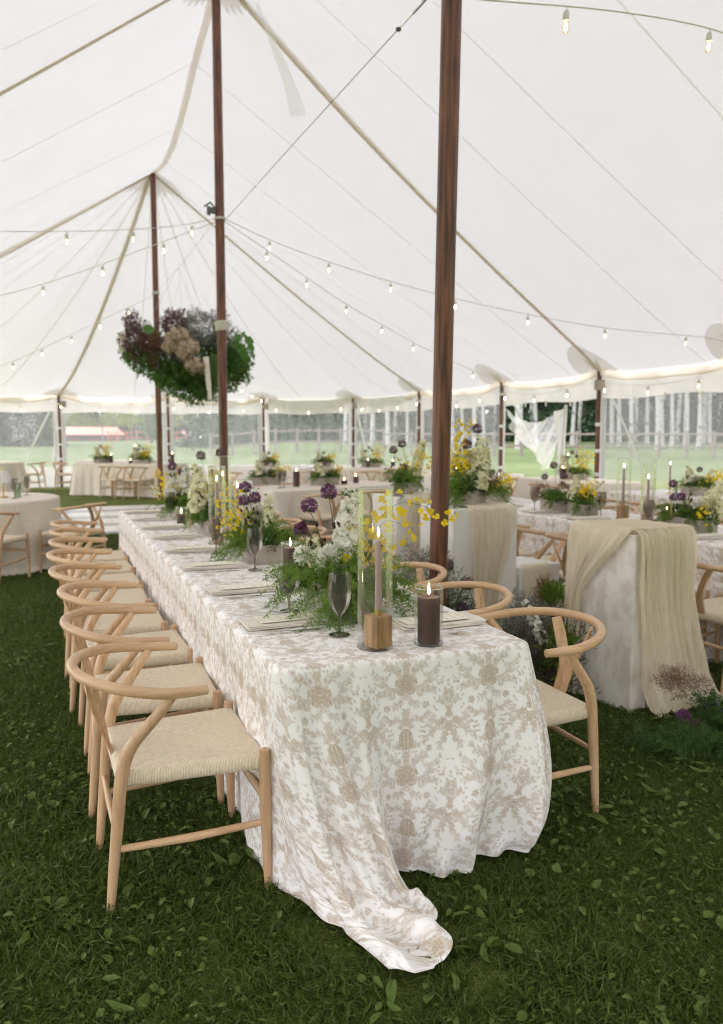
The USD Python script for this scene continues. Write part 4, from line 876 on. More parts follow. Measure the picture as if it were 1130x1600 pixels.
# ------------------------------------------------------------------ pedestals with draped gauze
def pedestal(x, y, s, h, rz, label, mat, group=None):
    t = thing('pedestal', label, 'pedestal', (x, y, 0), rz, group)
    m = MB(); m.box((s / 2, s / 2, h / 2), (s, s, h), 0, .006); obj('block', m, L[mat], t)
    return t
pedestal(2.82, 3.25, .44, .95, .16, 'tall plaster pedestal under a cream gauze drape at the right, closest one', 'plaster')
pedestal(2.52, 4.66, .50, .97, 0, 'tall white pedestal behind the right side chairs, carrying a planter of yellow flowers', 'plaster_white')
pedestal(2.57, 5.68, .50, .97, 0, 'white pedestal partly behind the closest brown pole, with a planter', 'plaster_white')
pedestal(3.10, 4.74, .40, .53, .20, 'low cube pedestal with a cream gauze cover between the tall pedestals', 'plaster_white')
def drape(name_label, frame, width_fn, off_fn, path, seed, n=84, pleats=7, amp=.012):
    """a gauze scarf: path (k,3) in the local frame (u across, v out of the face, z up); pleats run along it"""
    rng = np.random.default_rng(seed); path = np.array(path, float); k = np.r_[0, np.cumsum(np.linalg.norm(np.diff(path, axis=0), axis=1))]; kk = np.linspace(0, k[-1], 70); p = np.stack([np.interp(kk, k, path[:, i_]) for i_ in range(3)], 1)
    for _ in range(2): p[1:-1] = (p[:-2] + 2 * p[1:-1] + p[2:]) / 4
    tg = unit(np.gradient(p, axis=0)); nn = np.stack([np.zeros(len(p)), -tg[:, 2], tg[:, 1]], 1); nn = np.where((nn[:, 2:3] - nn[:, 1:2]) < 0, -nn, nn)
    tt = kk / k[-1]; s = np.linspace(-.5, .5, n); ph = rng.uniform(0, 6, 3)
    rows = []
    for i_ in range(len(p)):
        w = width_fn(tt[i_]); o = off_fn(tt[i_])
        f = amp * (np.sin(s * pleats * 2 * PI + ph[0] + .6 * math.sin(tt[i_] * 5)) + .6 * np.sin(s * pleats * 3.7 * PI + ph[1] + 1.2 * tt[i_])) + amp * .5 * np.sin(s * 60 + 3 * np.sin(tt[i_] * 9 + s * 9))
        af = .25 + .75 * float(ease(tt[i_], .18, .42)); sw = s + .03 * np.sin(s * 11 + ph[2]) + .015 * np.sin(s * 29 + ph[0])
        f = af * (amp * (np.sin(sw * pleats * 2 * PI + ph[0] + .6 * math.sin(tt[i_] * 5)) + .6 * np.sin(sw * pleats * 3.7 * PI + ph[1] + 1.2 * tt[i_])) + amp * .6 * np.sin(sw * 73 + 3 * np.sin(tt[i_] * 9 + s * 9)))
        rows.append(p[i_] + np.c_[s * w + o, np.zeros(n), np.zeros(n)] + nn[i_] * (f + (amp * 2.0 + .003) * af)[:, None])
    C = np.stack(rows, 0); (x, y), rz = frame; c, sn = math.cos(rz), math.sin(rz)
    m = MB(); m.grid(np.stack([x + C[..., 0] * c - C[..., 1] * sn * -1 * -1, y + C[..., 0] * sn + C[..., 1] * c, C[..., 2]], -1))
    obj('gauze_drape', m, L['gauze'], smooth=True, label=name_label, cat='drape')
# closest pedestal: over the top and down the right hand face, flaring to the grass
drape('crinkled cream gauze flowing from the closest pedestal down onto the grass', ((2.82, 3.25), .16), lambda t: .44 + .14 * ease(t, .55, 1), lambda t: .225 + .10 * ease(t, .5, 1), [(0, .44, .965), (0, .2, .965), (0, .0, .965), (0, -.012, .93), (0, -.02, .5), (0, -.035, .15), (0, -.09, .03), (0, -.16, .015)], 3, pleats=8, amp=.010)
drape('cream gauze swagged over the top and left edge of the closest pedestal', ((2.82, 3.25), .16 - PI / 2), lambda t: .45 - .34 * ease(t, .26, .62), lambda t: -.445 + (.45 - .34 * float(ease(t, .26, .62))) / 2, [(0, .44, .972), (0, .2, .972), (0, .0, .972), (0, -.012, .93), (0, -.016, .7), (0, -.02, .3), (0, -.03, .02)], 4, n=30, pleats=4, amp=.008)
drape('cream gauze strip hanging down the front of the second tall pedestal', ((2.52, 4.66), 0), lambda t: .36 - .20 * ease(t, .2, .9), lambda t: .29 - .08 * ease(t, .3, 1), [(0, .3, .985), (0, .0, .985), (0, -.01, .95), (0, -.015, .5), (0, -.02, .1), (0, -.05, .015)], 5, pleats=7, amp=.006)
drape('cream gauze strip over the pedestal partly behind the closest pole', ((2.57, 5.68), 0), lambda t: .30, lambda t: .22, [(0, .3, .985), (0, .0, .985), (0, -.01, .95), (0, -.015, .5), (0, -.02, .05)], 6, n=30, pleats=6, amp=.006)
drape('thin cream gauze over the low cube pedestal', ((3.10, 4.74), .20), lambda t: .26, lambda t: .16, [(0, .05, .538), (0, .0, .538), (0, -.008, .50), (0, -.015, .2), (0, -.04, .015)], 7, n=36, pleats=8, amp=.0035)

# ------------------------------------------------------------------ place settings
rng = np.random.default_rng(17)
def napkin(x, y, sgn, z, lab, grp, rz):
    t = thing('napkin', lab, 'napkin', (x, y, z), rz, grp)
    for k in range(3):
        s = np.linspace(0, 1, 12); q = np.linspace(0, 1, 8); S, Q = np.meshgrid(s, q, indexing='ij')
        zz_ = .0045 + .0055 * k + .002 * np.sin(S * 5 + k) * Q + .0015 * np.sin(Q * 9 + S * 4 + k)
        P = np.stack([(-.004 * k) + S * (.335 - .006 * k), (Q - .5) * (.165 - .004 * k), zz_], -1)
        m = MB(); m.grid(P); e = P.copy(); e[..., 2] -= .004; m.grid(e)
        for ed in ((P[0], e[0]), (P[-1], e[-1])): m.grid(np.stack(ed, 0))
        m.grid(np.stack([P[:, 0], e[:, 0]], 0)); m.grid(np.stack([P[:, -1], e[:, -1]], 0))
        obj('fold', m, L['napkin'], t, smooth=40)
    return t
def menu(x, y, z, lab, grp, rz):
    t = thing('menu_card', lab, 'menu card', (x, y, z), rz, grp)
    m = MB(); m.box((.16, 0, .0008), (.255, .105, .0016)); obj('card', m, L['paper'], t)
    for k in range(7):
        m = MB(); r_ = np.random.default_rng(k)
        u = .045 + .035 * k; yy_ = -.036
        while yy_ < .036:
            w = r_.uniform(.004, .012); m.box((u + r_.uniform(-.001, .001), yy_, .0018), (.0022, w, .0004)); yy_ += w + .004
        obj('printed_line', m, L['ink'], t, kind='stuff')
    return t
def knife(x, y, z, lab, grp, rz):
    t = thing('knife', lab, 'knife', (x, y, z), rz, grp)
    m = MB(); m.box((.055, 0, .003), (.11, .011, .005), 0, .0015); obj('handle', m, L['steel'], t)
    m = MB(); s = np.linspace(0, 1, 12); w = .0075 * (1 - .75 * s ** 4); P = np.stack([np.c_[.108 + s * .125, -w, np.full(12, .003)], np.c_[.108 + s * .125, w * .9, np.full(12, .0032)]], 1); m.grid(P); Q = P.copy(); Q[..., 2] -= .0018; m.grid(Q[:, ::-1]); obj('blade', m, L['steel'], t)
    return t
def fork(x, y, z, lab, grp, rz):
    t = thing('fork', lab, 'fork', (x, y, z), rz, grp)
    s = np.linspace(0, 1, 16); m = MB(); m.tube(np.c_[s * .145, 0 * s, .003 + .006 * np.sin(s * PI * .9)], np.interp(s, [0, .3, 1], [.0045, .003, .0028]), 8, flat=.6); obj('handle', m, L['steel'], t, smooth=True)
    m = MB(); m.box((.152, 0, .0055), (.016, .020, .002), 0, .0007); obj('neck', m, L['steel'], t)
    for k in range(4):
        m = MB(); y0 = -.0085 + k * .0057; q = np.linspace(0, 1, 6); m.tube(np.c_[.158 + q * .05, np.full(6, y0), .0055 - .003 * np.sin(q * PI) + .004 * q], np.linspace(.0015, .0008, 6), 5); obj('tine', m, L['steel'], t)
    return t
N0 = M0 = K0 = F0 = None
SET_Y = [2.82, 3.49, 4.17, 4.83, 5.47, 6.08, 6.70, 7.32]
def setting(x, y, face, k, where, grp, z=TZ):
    """one place at the table edge: napkin, menu, knife on the right, two forks on the left of the sitter"""
    global N0, M0, K0, F0
    d = 1 if face > 0 else -1; rz = (0 if d > 0 else PI) + rng.uniform(-.05, .05); o = ORD[k]
    f = lambda a, b: (x + d * a, y + d * b)
    def put(first, make, nm, a, b, dz, lab, g, jit=.03):
        q = f(a, b); r = rz + rng.uniform(-jit, jit)
        if first is None: return make(*q, z + dz, lab, g, r) if nm != 'napkin' else make(*q, d, z + dz, lab, g, r)
        copy(first, (*q, z + dz), r, lab, g); return first
    N0 = put(N0, napkin, 'napkin', .02, 0, .003, 'folded beige napkin under a menu, %s %s' % (o, where), 'napkins ' + grp)
    M0 = put(M0, menu, 'menu_card', .035, -.005, .0215, 'cream menu card on a napkin, %s %s' % (o, where), 'menu cards ' + grp, .05)
    K0 = put(K0, knife, 'knife', .05, -.145, .003, 'silver knife beside a napkin, %s %s' % (o, where), 'knives ' + grp, .06)
    for q, nm in ((.125, 'inner'), (.160, 'outer')):
        F0 = put(F0, fork, 'fork', .03 + .02 * q, q, .003, '%s silver fork beside a napkin, %s %s' % (nm, o, where), 'forks ' + grp, .12)
for k, y in enumerate(SET_Y): setting(.645, y, 1, k, 'along the left edge of the front table', 'on the left of the front table')
for k, y in enumerate((2.60, 3.25, 3.89, 4.54, 5.19, 5.84, 6.48)): setting(1.52, y, -1, k, 'along the right edge of the front table', 'on the right of the front table')
for k, y in enumerate((3.50, 4.12, 4.75, 5.38, 6.02, 6.66, 7.30)): setting(3.995, y, 1, k, 'along the table behind the pedestals, from the right', 'on the second table')

# ------------------------------------------------------------------ glasses and candles
def glassware(name, label, cat, prof, mat, loc, group=None, dark=None):
    t = thing(name, label, cat, loc, 0, group)
    (b0, b1), bowl = prof
    m = MB(); m.lathe(bowl, n=32); obj('bowl', m, mat, t, smooth=60)
    m = MB(); m.lathe(b0, n=28); obj('stem', m, mat, t, smooth=60)
    m = MB(); m.lathe(b1, n=32); obj('foot', m, dark or mat, t, smooth=50)
    return t
def shell(pts, th=.0014):
    return np.array(pts, float)
L['smoke_foot'] = look('smoke_foot', {'p': ('principled_bsdf', {'base_color': (.42, .40, .34), 'roughness': .04, 'transmission_weight': 1.0, 'ior': 1.5})})
L['wine'] = L['smoke']
GOB = ((shell([(.004, .012), (.0045, .03), (.0045, .06), (.0065, .073)], .004), [(0, .002), (.034, .002), (.037, .004), (.035, .007), (.012, .013), (.004, .018)]),
       shell([(.0065, .073), (.020, .085), (.034, .110), (.0415, .145), (.0425, .165), (.040, .195), (.0365, .222)]))
COUPE = ((shell([(.004, .012), (.0045, .035), (.004, .06), (.006, .066)], .004), [(0, .002), (.035, .002), (.038, .004), (.035, .007), (.012, .012), (.004, .017)]),
        shell([(.006, .066), (.022, .075), (.037, .095), (.043, .125), (.041, .140)]))
goblet0 = None; coupe0 = None
def goblet(x, y, label, z=TZ, scale=None, group=None):
    global goblet0
    if goblet0 is None: goblet0 = glassware('goblet', label, 'goblet', GOB, L['smoke'], (x, y, z), group, L['smoke_foot']); return
    copy(goblet0, (x, y, z), 0, label, group, scale)
goblet(.945, 2.57, 'tall smoky goblet in front of the white flowers, closest one', scale=None)
goblet(1.0, 3.985, 'smoky goblet before the second planter with purple alliums'); goblet(.93, 4.63, 'smoky goblet beside the tall glass cylinders on the front table')
goblet(.98, 6.75, 'small looking smoky goblet at the far end of the front table')
goblet(4.33, 5.42, 'right one of two smoky goblets left of the tapers on the second table'); goblet(4.48, 5.80, 'left one of two smoky goblets left of the tapers on the second table')
goblet(4.12, 4.62, 'smoky goblet just left of the dried seed pod, second table'); goblet(4.2, 6.2, 'smoky goblet between the two planters behind the second pedestal')
goblet(2.85, 9.98, 'goblet left of the dark pillar candle on the middle table'); goblet(2.95, 10.15, 'goblet closest to the dark pillar candle on the middle table')
goblet(-.18, 9.95, 'clear goblet on the round table at the left edge'); goblet(-.3, 9.45, 'goblet beside the small lamp on the left round table')
goblet(1.30, 3.5, 'smoky goblet right of the first planter'); goblet(1.28, 4.9, 'smoky goblet right of the second planter')
glassware('coupe', 'small smoky coupe glass with greenish bowl left of the closest goblet', 'glass', COUPE, L['smoke'], (.89, 3.0, TZ), None, L['smoke_foot'])

def flame(t, z, s=1.0, x=0, y=0):
    m = MB(); m.lathe(np.array([(0, 0), (.0032, .004), (.0045, .010), (.0034, .019), (.0013, .030), (0, .036)]) * s, (x, y, z), 10); obj('flame', m, L['flame'], t, smooth=True)
    m = MB(); m.tube([(x, y, z - .008), (x, y, z + .004)], .0009, 5); obj('wick', m, L['charcoal'], t)
def cylinder_glass(label, loc, r, h, group=None, base=True, name='glass_cylinder'):
    t = thing(name, label, 'glass cylinder', loc, 0, group)
    prof = shell([(r, .003), (r, h)], .0025); m = MB(); m.lathe(prof, n=40); obj('wall', m, L['glass'], t, smooth=40)
    m = MB(); m.tube(np.c_[(r - .001) * np.cos(np.linspace(0, 2 * PI, 41)[:-1]), (r - .001) * np.sin(np.linspace(0, 2 * PI, 41)[:-1]), np.full(40, h)], .0021, 6, closed=True); obj('rim', m, L['glass_edge'], t, smooth=True)
    if base: m = MB(); m.lathe([(0, .002), (r, .002), (r + .002, .006), (r - .003, .010), (0, .009)], n=40); obj('base', m, L['glass_edge'], t, smooth=40)
    return t
L['glass_edge'] = pane('glass_edge', (.93, .945, .935), 1.8, .05, .05, refl=.8)
def taper(label, loc, h, group=None):
    t = thing('taper_candle', label, 'candle', loc, 0, group)
    m = MB(); m.lathe([(0, 0), (.0112, 0), (.0115, .02), (.0095, h - .006), (.006, h), (0, h + .001)], n=20); obj('stick', m, L['candle_mauve'], t, smooth=40); flame(t, h + .009, 1.0)
    return t
def block_holder(label, loc, s, h, rz, group=None):
    t = thing('candle_holder', label, 'candle holder', loc, rz, group)
    m = MB(); m.box((0, 0, h / 2 + .001), (s, s, h), 0, .0025); obj('block', m, L['oak_block'], t)
    m = MB(); m.box((0, 0, .014), (s + .0008, s + .0008, .003)); obj('brass_band', m, L['brass'], t)
    m = MB(); m.lathe([(0, h), (.012, h), (.012, h + .02), (.0102, h + .02), (.0102, h)], n=20); obj('brass_cup', m, L['brass'], t, smooth=40)
    return t
def pillar(label, loc, r, h, gh, group=None, glass=True):
    t = thing('pillar_candle', label, 'candle', (loc[0], loc[1], loc[2] + .008), 0, group)
    m = MB(); m.lathe([(0, 0), (r - .002, 0), (r, .002), (r, h - .004), (r - .003, h), (r * .6, h - .004), (0, h - .006)], n=32); obj('wax', m, L['candle_brown'], t, smooth=40); flame(t, h + .006, 1.15)
    if glass: cylinder_glass('clear glass around the ' + label.replace('lit ', '').replace(' of the front table', ''), loc, r + .011, gh, None)
    return t
# the two candles at the near end
block_holder('oak block candle holder inside the tall glass cylinder at the near end', (1.005, 2.365, TZ + .008), .068, .105, .25)
taper('lit mauve taper in the oak block, closest one', (1.005, 2.365, TZ + .116), .245)
cylinder_glass('tall clear glass cylinder around the closest taper', (1.0, 2.38, TZ), .058, .53)
pillar('lit brown pillar candle at the near end of the front table', (1.185, 2.355, TZ), .0375, .155, .195)
pillar('brown pillar candle behind the first flowers of the front table', (1.10, 3.68, TZ), .036, .15, .18)
# the group of tall cylinders further down the front table
G1 = 'tall glass cylinders in the middle of the front table'
for k, (x, y, h, th_, lab) in enumerate(((1.02, 5.02, .50, .30, 'leftmost'), (1.13, 4.93, .42, .26, 'rightmost'), (1.10, 5.22, .56, .34, 'tallest'))):
    cylinder_glass('%s tall glass cylinder in the group beside the tall white stock' % lab, (x, y, TZ), .055, h, G1)
    block_holder('%s oak block among the tall cylinders beside the white stock' % lab, (x, y, TZ + .009), .06, .09 if k < 2 else .07, .3 * k, 'oak blocks in the cylinder group')
    taper('%s lit taper among the tall cylinders beside the white stock' % lab, (x, y, TZ + .10 if k < 2 else TZ + .08), th_, 'tapers in the cylinder group')
pillar('small brown pillar candle near the far planter of the front table', (.98, 6.2, TZ), .034, .08, .14)
# second table: tapers
for k, (x, y, bh, th_, lab) in enumerate(((4.43, 5.27, .11, .30, 'higher left'), (4.50, 5.06, .05, .28, 'lower right'))):
    block_holder('%s oak block of the second table' % lab, (x, y, TZ + .008), .07, bh, .2 + k, None); taper('%s taper on the second table, above the closest pedestal' % lab, (x, y, TZ + bh + .011), th_)
    cylinder_glass('%s tall cylinder around a taper on the second table' % lab, (x, y, TZ), .058, .50)
cylinder_glass('slim glass cylinder behind the tapers of the second table', (4.62, 5.20, TZ), .05, .46)
pillar('short brown pillar candle right of the tapers on the second table', (4.55, 4.90, TZ), .037, .09, .15)
pillar('dark pillar candle at the centre of the middle table', (3.13, 10.16, TZ), .045, .20, .22, glass=False)
pillar('small dark candle at the right end of the middle table', (4.16, 10.62, TZ), .04, .09, .14, glass=False)
for x, y, h, lab in ((1.55, 20.3, .18, 'left dark pillar on the table beyond the dance floor'), (2.85, 19.2, .22, 'tall dark pillar on the table beyond the dance floor'), (1.95, 19.75, .07, 'short dark candle on the table beyond the dance floor'), (6.35, 15.5, .14, 'dark candle on the back table left of the closest pole'), (7.1, 15.9, .1, 'small dark candle on the back table left of the closest pole'),
    (7.55, 10.4, .16, 'dark candle below the slumped curtain'), (6.6, 12.1, .10, 'dark candle right of the closest pole'), (3.9, 10.4, .05, 'low votive beside the planter of the middle table')):
    pillar(lab, (x, y, TZ), .045, h, .2, None, glass=False)
for x, y, h, lab in ((7.0, 6.6, .30, 'tall taper on the back right table before the meadow'), (6.9, 7.4, .26, 'shorter taper on the back right table'), (7.35, 10.0, .3, 'taper beside the slumped curtain'), (2.3, 22.0, .3, 'taper on the table by the far wall')):
    m = thing('candle_stick', 'brass stick of the ' + lab, 'candle holder', (x, y, TZ)); b = MB(); b.lathe([(0, .001), (.04, .001), (.04, .006), (.008, .012), (.007, .05), (.014, .06), (.014, .075), (0, .075)], n=16); obj('base', b, L['brass'], m, smooth=40)
    taper(lab, (x, y, TZ + .076), h)
# little lamp, vase, signs
t = thing('table_lamp', 'small brass table lamp with a white pleated shade on the left round table', 'lamp', (-.42, 9.68, TZ))
m = MB(); m.lathe([(0, 0), (.05, 0), (.05, .012), (.010, .02), (.007, .05), (.007, .20), (0, .20)], n=20); obj('base', m, L['brass'], t, smooth=40)
m = MB(); a = np.linspace(0, 2 * PI, 81)[:-1]; pl = 1 + .04 * np.sign(np.sin(a * 20)); m.grid(np.stack([np.c_[np.cos(a) * r * pl, np.sin(a) * r * pl, np.full(80, z)] for r, z in ((.10, .17), (.05, .30))], 1), closed=True); obj('shade', m, L['wall_white'], t)
m = MB(); m.lathe([(0, .30), (.012, .30), (.010, .315), (0, .32)], n=12); obj('finial', m, L['brass'], t, smooth=40)
t = thing('frosted_votive', 'pale green frosted glass with white insert beside the table lamp', 'candle', (-.27, 9.57, TZ)); m = MB(); m.lathe(shell([(.036, .002), (.036, .17)], .003), n=24); obj('glass', m, L['green_glass'], t, smooth=40); m = MB(); m.lathe([(0, .08), (.03, .08), (.03, .19), (0, .19)], n=20); obj('candle', m, L['linen_pale'], t, smooth=40)
t = thing('table_sign', 'small white sign standing on the second table by the goblets', 'sign', (4.7, 6.0, TZ), .4); m = MB(); m.box((0, 0, .08), (.10, .006, .16), 0, .001); obj('panel', m, L['plaster_white'], t); m = MB(); m.box((0, .02, .008), (.10, .05, .016), 0, .002); obj('foot', m, L['oak_block'], t)
# ------------------------------------------------------------------ flowers and foliage
def florets(mb, C, N, r, k, rng, cup=.25, side=.42, jit=.25):
    """k petals round every centre C facing N"""
    C, N = np.asarray(C, float), unit(N); n = len(C); A = perp(N, rng); B = np.cross(N, A); r = np.broadcast_to(np.asarray(r, float), (n,))
    for q in range(k):
        a = q / k * 2 * PI + rng.normal(size=n) * jit
        d = np.cos(a)[:, None] * A + np.sin(a)[:, None] * B + N * cup * (1 + .5 * rng.normal(size=(n, 1)))
        t = np.cross(unit(d), N) * (side * r)[:, None]; mb.diamonds(C, C + d * r[:, None], t, .62, N * (r * .12)[:, None])
def fronds(mb, stems, rng, o, d, n, length, spread, droop=.6, m=22, leaf=.013, w=.0009, br=.045):
    """feathery asparagus fern: arching stems with branchlets of needles"""
    for _ in range(n):
        ln = length * rng.uniform(.55, 1.1); v = unit(np.array(d, float) + spread * rng.normal(size=3)); s = np.linspace(0, 1, m)[:, None]
        p = np.array(o) + rng.normal(size=3) * .02 + v * s * ln + np.array([0, 0, -1.0]) * droop * ln * s ** 2.2
        tg = unit(np.gradient(p, axis=0)); sd = unit(np.cross(tg, unit(rng.normal(size=3)))); stems.tube(p[::3], np.linspace(.0013, .0005, len(p[::3])), 4)
        for sg in (-1, 1):
            q = p[2:]; bl = br * (1.15 - s[2:]) * rng.uniform(.6, 1.1, (m - 2, 1)); bd = unit(sd[2:] * sg + tg[2:] * .7 + .35 * rng.normal(size=(m - 2, 3)))
            for u in (.25, .5, .75, 1.0):
                b = q + bd * bl * u; nd = unit(bd + .9 * rng.normal(size=b.shape)); L_ = leaf * rng.uniform(.7, 1.4, (len(b), 1)); mb.diamonds(b, b + nd * L_, perp(nd, rng) * (w + L_ * .07), .4)
def bush(mb, rng, c, rad, n, size, side=.22, upw=.3, fill=.25):
    d = sph(rng, n); r = rng.uniform(fill, 1, (n, 1)) ** .6; p = np.array(c) + d * r * np.array(rad) * (1 + .22 * np.sin(d[:, :1] * 6 + d[:, 2:] * 5)); a = unit(d + .7 * rng.normal(size=(n, 3)) + [0, 0, upw]); L_ = rng.uniform(.5, 1.3, (n, 1)) * size
    mb.diamonds(p, p + a * L_, perp(a, rng) * L_ * side)
def stem_to(t, a, b, r=.0017, bend=.02):
    a, b = np.array(a, float), np.array(b, float); s = np.linspace(0, 1, 9)[:, None]; p = a + (b - a) * s + np.array([bend, bend * .5, 0]) * np.sin(s * PI); m = MB(); m.tube(p, r, 5); return obj('flower_stem', m, L['stem'], t)
def allium(t, p, r, base, mat='purple_petal', rng=None):
    m = MB(); n = 150; d = sph(rng, n, -.75); p = np.array(p, float); tip = p + d * r * rng.uniform(.85, 1.05, (n, 1)); m.diamonds(p + d * r * .35, tip, perp(d, rng) * r * .045, .8)
    florets(m, tip - d * r * .08, d, np.full(n, r * .20), 4, rng, .5, .30); h = obj('allium', m, L[mat], t)
    m = MB(); d = sph(rng, 60, -1); d[:, 2] = -np.abs(d[:, 2]) - .4; d = unit(d); m.diamonds(p - [0, 0, r * .3], p + d * r * .9, perp(d, rng) * r * .05, .7); obj('green_underside', m, L['fern'], h)
    stem_to(t, base, p - [0, 0, r * .4])
def stock(t, a, b, r, mat='white_petal', rng=None):
    a, b = np.array(a, float), np.array(b, float); ln = np.linalg.norm(b - a); n = int(ln / .0030); s = rng.uniform(0, 1, n); ax = (b - a) / ln; rd = unit(perp(np.tile(ax, (n, 1)), rng)); tp = r * (1 - .55 * s ** 2.5)
    m = MB(); C = a + (b - a) * s[:, None] + rd * (tp * rng.uniform(.55, 1.0, n))[:, None]; florets(m, C, rd + ax * .35 + .35 * rng.normal(size=(n, 3)), r * .52 * (1 - .35 * s), 6, rng, .25, .5); obj('stock_spike', m, L[mat], t)
    stem_to(t, a - ax * .10, b, .0024)
    m = MB(); n = 26; s = rng.uniform(0, 1.02, n); C = a + (b - a) * s[:, None]; d = unit(perp(np.tile(ax, (n, 1)), rng) + ax * .4); m.diamonds(C, C + d * r * .9, perp(d, rng) * r * .12); obj('bud_leaves', m, L['stem'], t, kind='stuff')
def pom(t, p, r, mat, rng, name='dahlia'):
    m = MB(); n = 230; d = sph(rng, n, -.5); p = np.array(p, float); m.diamonds(p + d * r * .25, p + d * r * rng.uniform(.85, 1.08, (n, 1)) + rng.normal(size=(n, 3)) * r * .05, perp(d, rng) * r * .13, .7); obj(name, m, L[mat], t)
def yellow_spray(t, pts, n, r, rng, spread=.035):
    pts = np.array(pts, float); k = np.linspace(0, 1, len(pts)); s = np.linspace(0, 1, 24); p = np.stack([np.interp(s, k, pts[:, i_]) for i_ in range(3)], 1)
    for _ in range(3): p[1:-1] = (p[:-2] + 2 * p[1:-1] + p[2:]) / 4
    m = MB(); m.tube(p, np.linspace(.0016, .0006, 24), 5); st = obj('orchid_stem', m, L['stem'], t)
    n = int(n * 1.35); q = rng.uniform(.25, 1, n); c = np.stack([np.interp(q, s, p[:, i_]) for i_ in range(3)], 1) + rng.normal(size=(n, 3)) * spread * 1.15; m = MB(); rr = r * .86 * rng.uniform(.55, 1.15, n); N_ = unit(rng.normal(size=(n, 3)) + [-.3, -.8, .3]); florets(m, c, N_, rr, 3, rng, .15, .62); florets(m, c - [0, 0, 1] * rr[:, None] * .2, N_, rr * .7, 4, rng, .3, .35); obj('yellow_blossoms', m, L['yellow_petal'], st, kind='stuff')
def burnets(t, c, rad, n, rng, z0):
    for _ in range(n):
        p = np.array(c) + rng.uniform(-1, 1, 3) * rad; m = MB(); k = 26; s = rng.uniform(-1, 1, k); a = rng.uniform(0, 2 * PI, k); ax = unit(rng.normal(size=3) + [0, 0, 1.2]); A = perp(ax[None], rng)[0]; B = np.cross(ax, A); rr = .0062 * np.sqrt(1 - .85 * s ** 2)
        d = np.cos(a)[:, None] * A + np.sin(a)[:, None] * B; C = p + ax * (s * .013)[:, None] + d * rr[:, None] * .5; m.diamonds(C, C + d * rr[:, None] * .9 + ax * .003, np.cross(d, ax) * .004, .5); m.ball(p, .005, 1, (1, 1, 1.9)); h = obj('burnet_head', m, L['maroon'], t)
        s = np.linspace(0, 1, 6)[:, None]; b = np.array([c[0] * .6, c[1] * .6, z0]); q = b + (p - b) * s; q[:, :2] += .015 * np.sin(s * PI); m = MB(); m.tube(q, .0007, 4); obj('wiry_stem', m, L['fern_dark'], h)
def planter(t, l=.40, w=.145, h=.105):
    m = MB(); th_ = .008
    m.box((-w / 2 + th_ / 2, 0, h / 2), (th_, l, h), 0, .0015); m.box((w / 2 - th_ / 2, 0, h / 2), (th_, l, h), 0, .0015); m.box((0, -l / 2 + th_ / 2, h / 2), (w - 2 * th_, th_, h), 0, .001); m.box((0, l / 2 - th_ / 2, h / 2), (w - 2 * th_, th_, h), 0, .001); m.box((0, 0, h * .4), (w - 2 * th_, l - 2 * th_, .01)); obj('planter_box', m, L['planter'], t, kind=None)
def arrangement(label, loc, rot, seed, fern=(), alliums=(), stocks=(), poms=(), sprays=(), burn=(), pods=(), group=None, dark=1.0, bronze=()):
    if seed != 101: fern = [(o, d, int(n * 1.5), ln * 1.08, sp_, dr) for (o, d, n, ln, sp_, dr) in fern]; stocks = [(a, b, r * 1.22, *mt) for (a, b, r, *mt) in stocks]; sprays = [(pts, int(n * 1.4), r * 1.2, *sp) for (pts, n, r, *sp) in sprays]; poms = [(x, y, z, r * 1.2, mt) for (x, y, z, r, mt) in poms]
    rng = np.random.default_rng(seed); t = thing('flower_arrangement', label, 'flowers', loc, rot, group); planter(t)
    m, st = MB(), MB()
    for (o, d, n, ln, spread, droop) in fern: fronds(m, st, rng, o, d, n, ln, spread, droop)
    obj('fern', m, L['fern'], t, kind='stuff'); obj('fern_stems', st, L['stem'], t, kind='stuff')
    m = MB()
    for k in range(5): bush(m, rng, (rng.uniform(-.03, .03), -.16 + .08 * k, .12), (.075, .075, .07), int(240 * dark), .03, .2)
    obj('foliage', m, L['fern_dark'], t, kind='stuff')
    for (x, y, z, r, *mt) in alliums: allium(t, (x, y, z), r, (x * .3, y * .6, .10), mt[0] if mt else 'purple_petal', rng)
    for (a, b, r, *mt) in stocks: stock(t, a, b, r, mt[0] if mt else 'white_petal', rng)
    for (x, y, z, r, mt) in poms: pom(t, (x, y, z), r, mt, rng)
    for (pts, n, r, *sp) in sprays: yellow_spray(t, pts, n, r, rng, *(sp or (.03,)))
    for (c, rad, n) in burn: burnets(t, c, np.array(rad), n, rng, .10)
    for (x, y, z, r, a) in pods:                                     # dried folded leaf or pod
        s = np.linspace(-1, 1, 14); q = np.linspace(0, 1, 10); S, Q = np.meshgrid(s, q, indexing='ij'); w = np.sin(PI * (.12 + .86 * Q)) * .55; P = np.stack([S * w * math.cos(a) + .25 * (1 - S ** 2) * w, S * w * math.sin(a), Q * 1.6 - .8 + .1 * np.sin(S * 7)], -1) * r + [x, y, z]; mm = MB(); mm.grid(P); obj('dried_pod', mm, L['gold_petal'], t, smooth=True)
    for (c, r) in bronze:
        mm = MB(); bush(mm, rng, c, (r, r, r * 1.1), 420, .03, .06, .8); obj('bronze_fennel', mm, L['bronze'], t, kind='stuff')
    return t
U = (0, 0, 1)
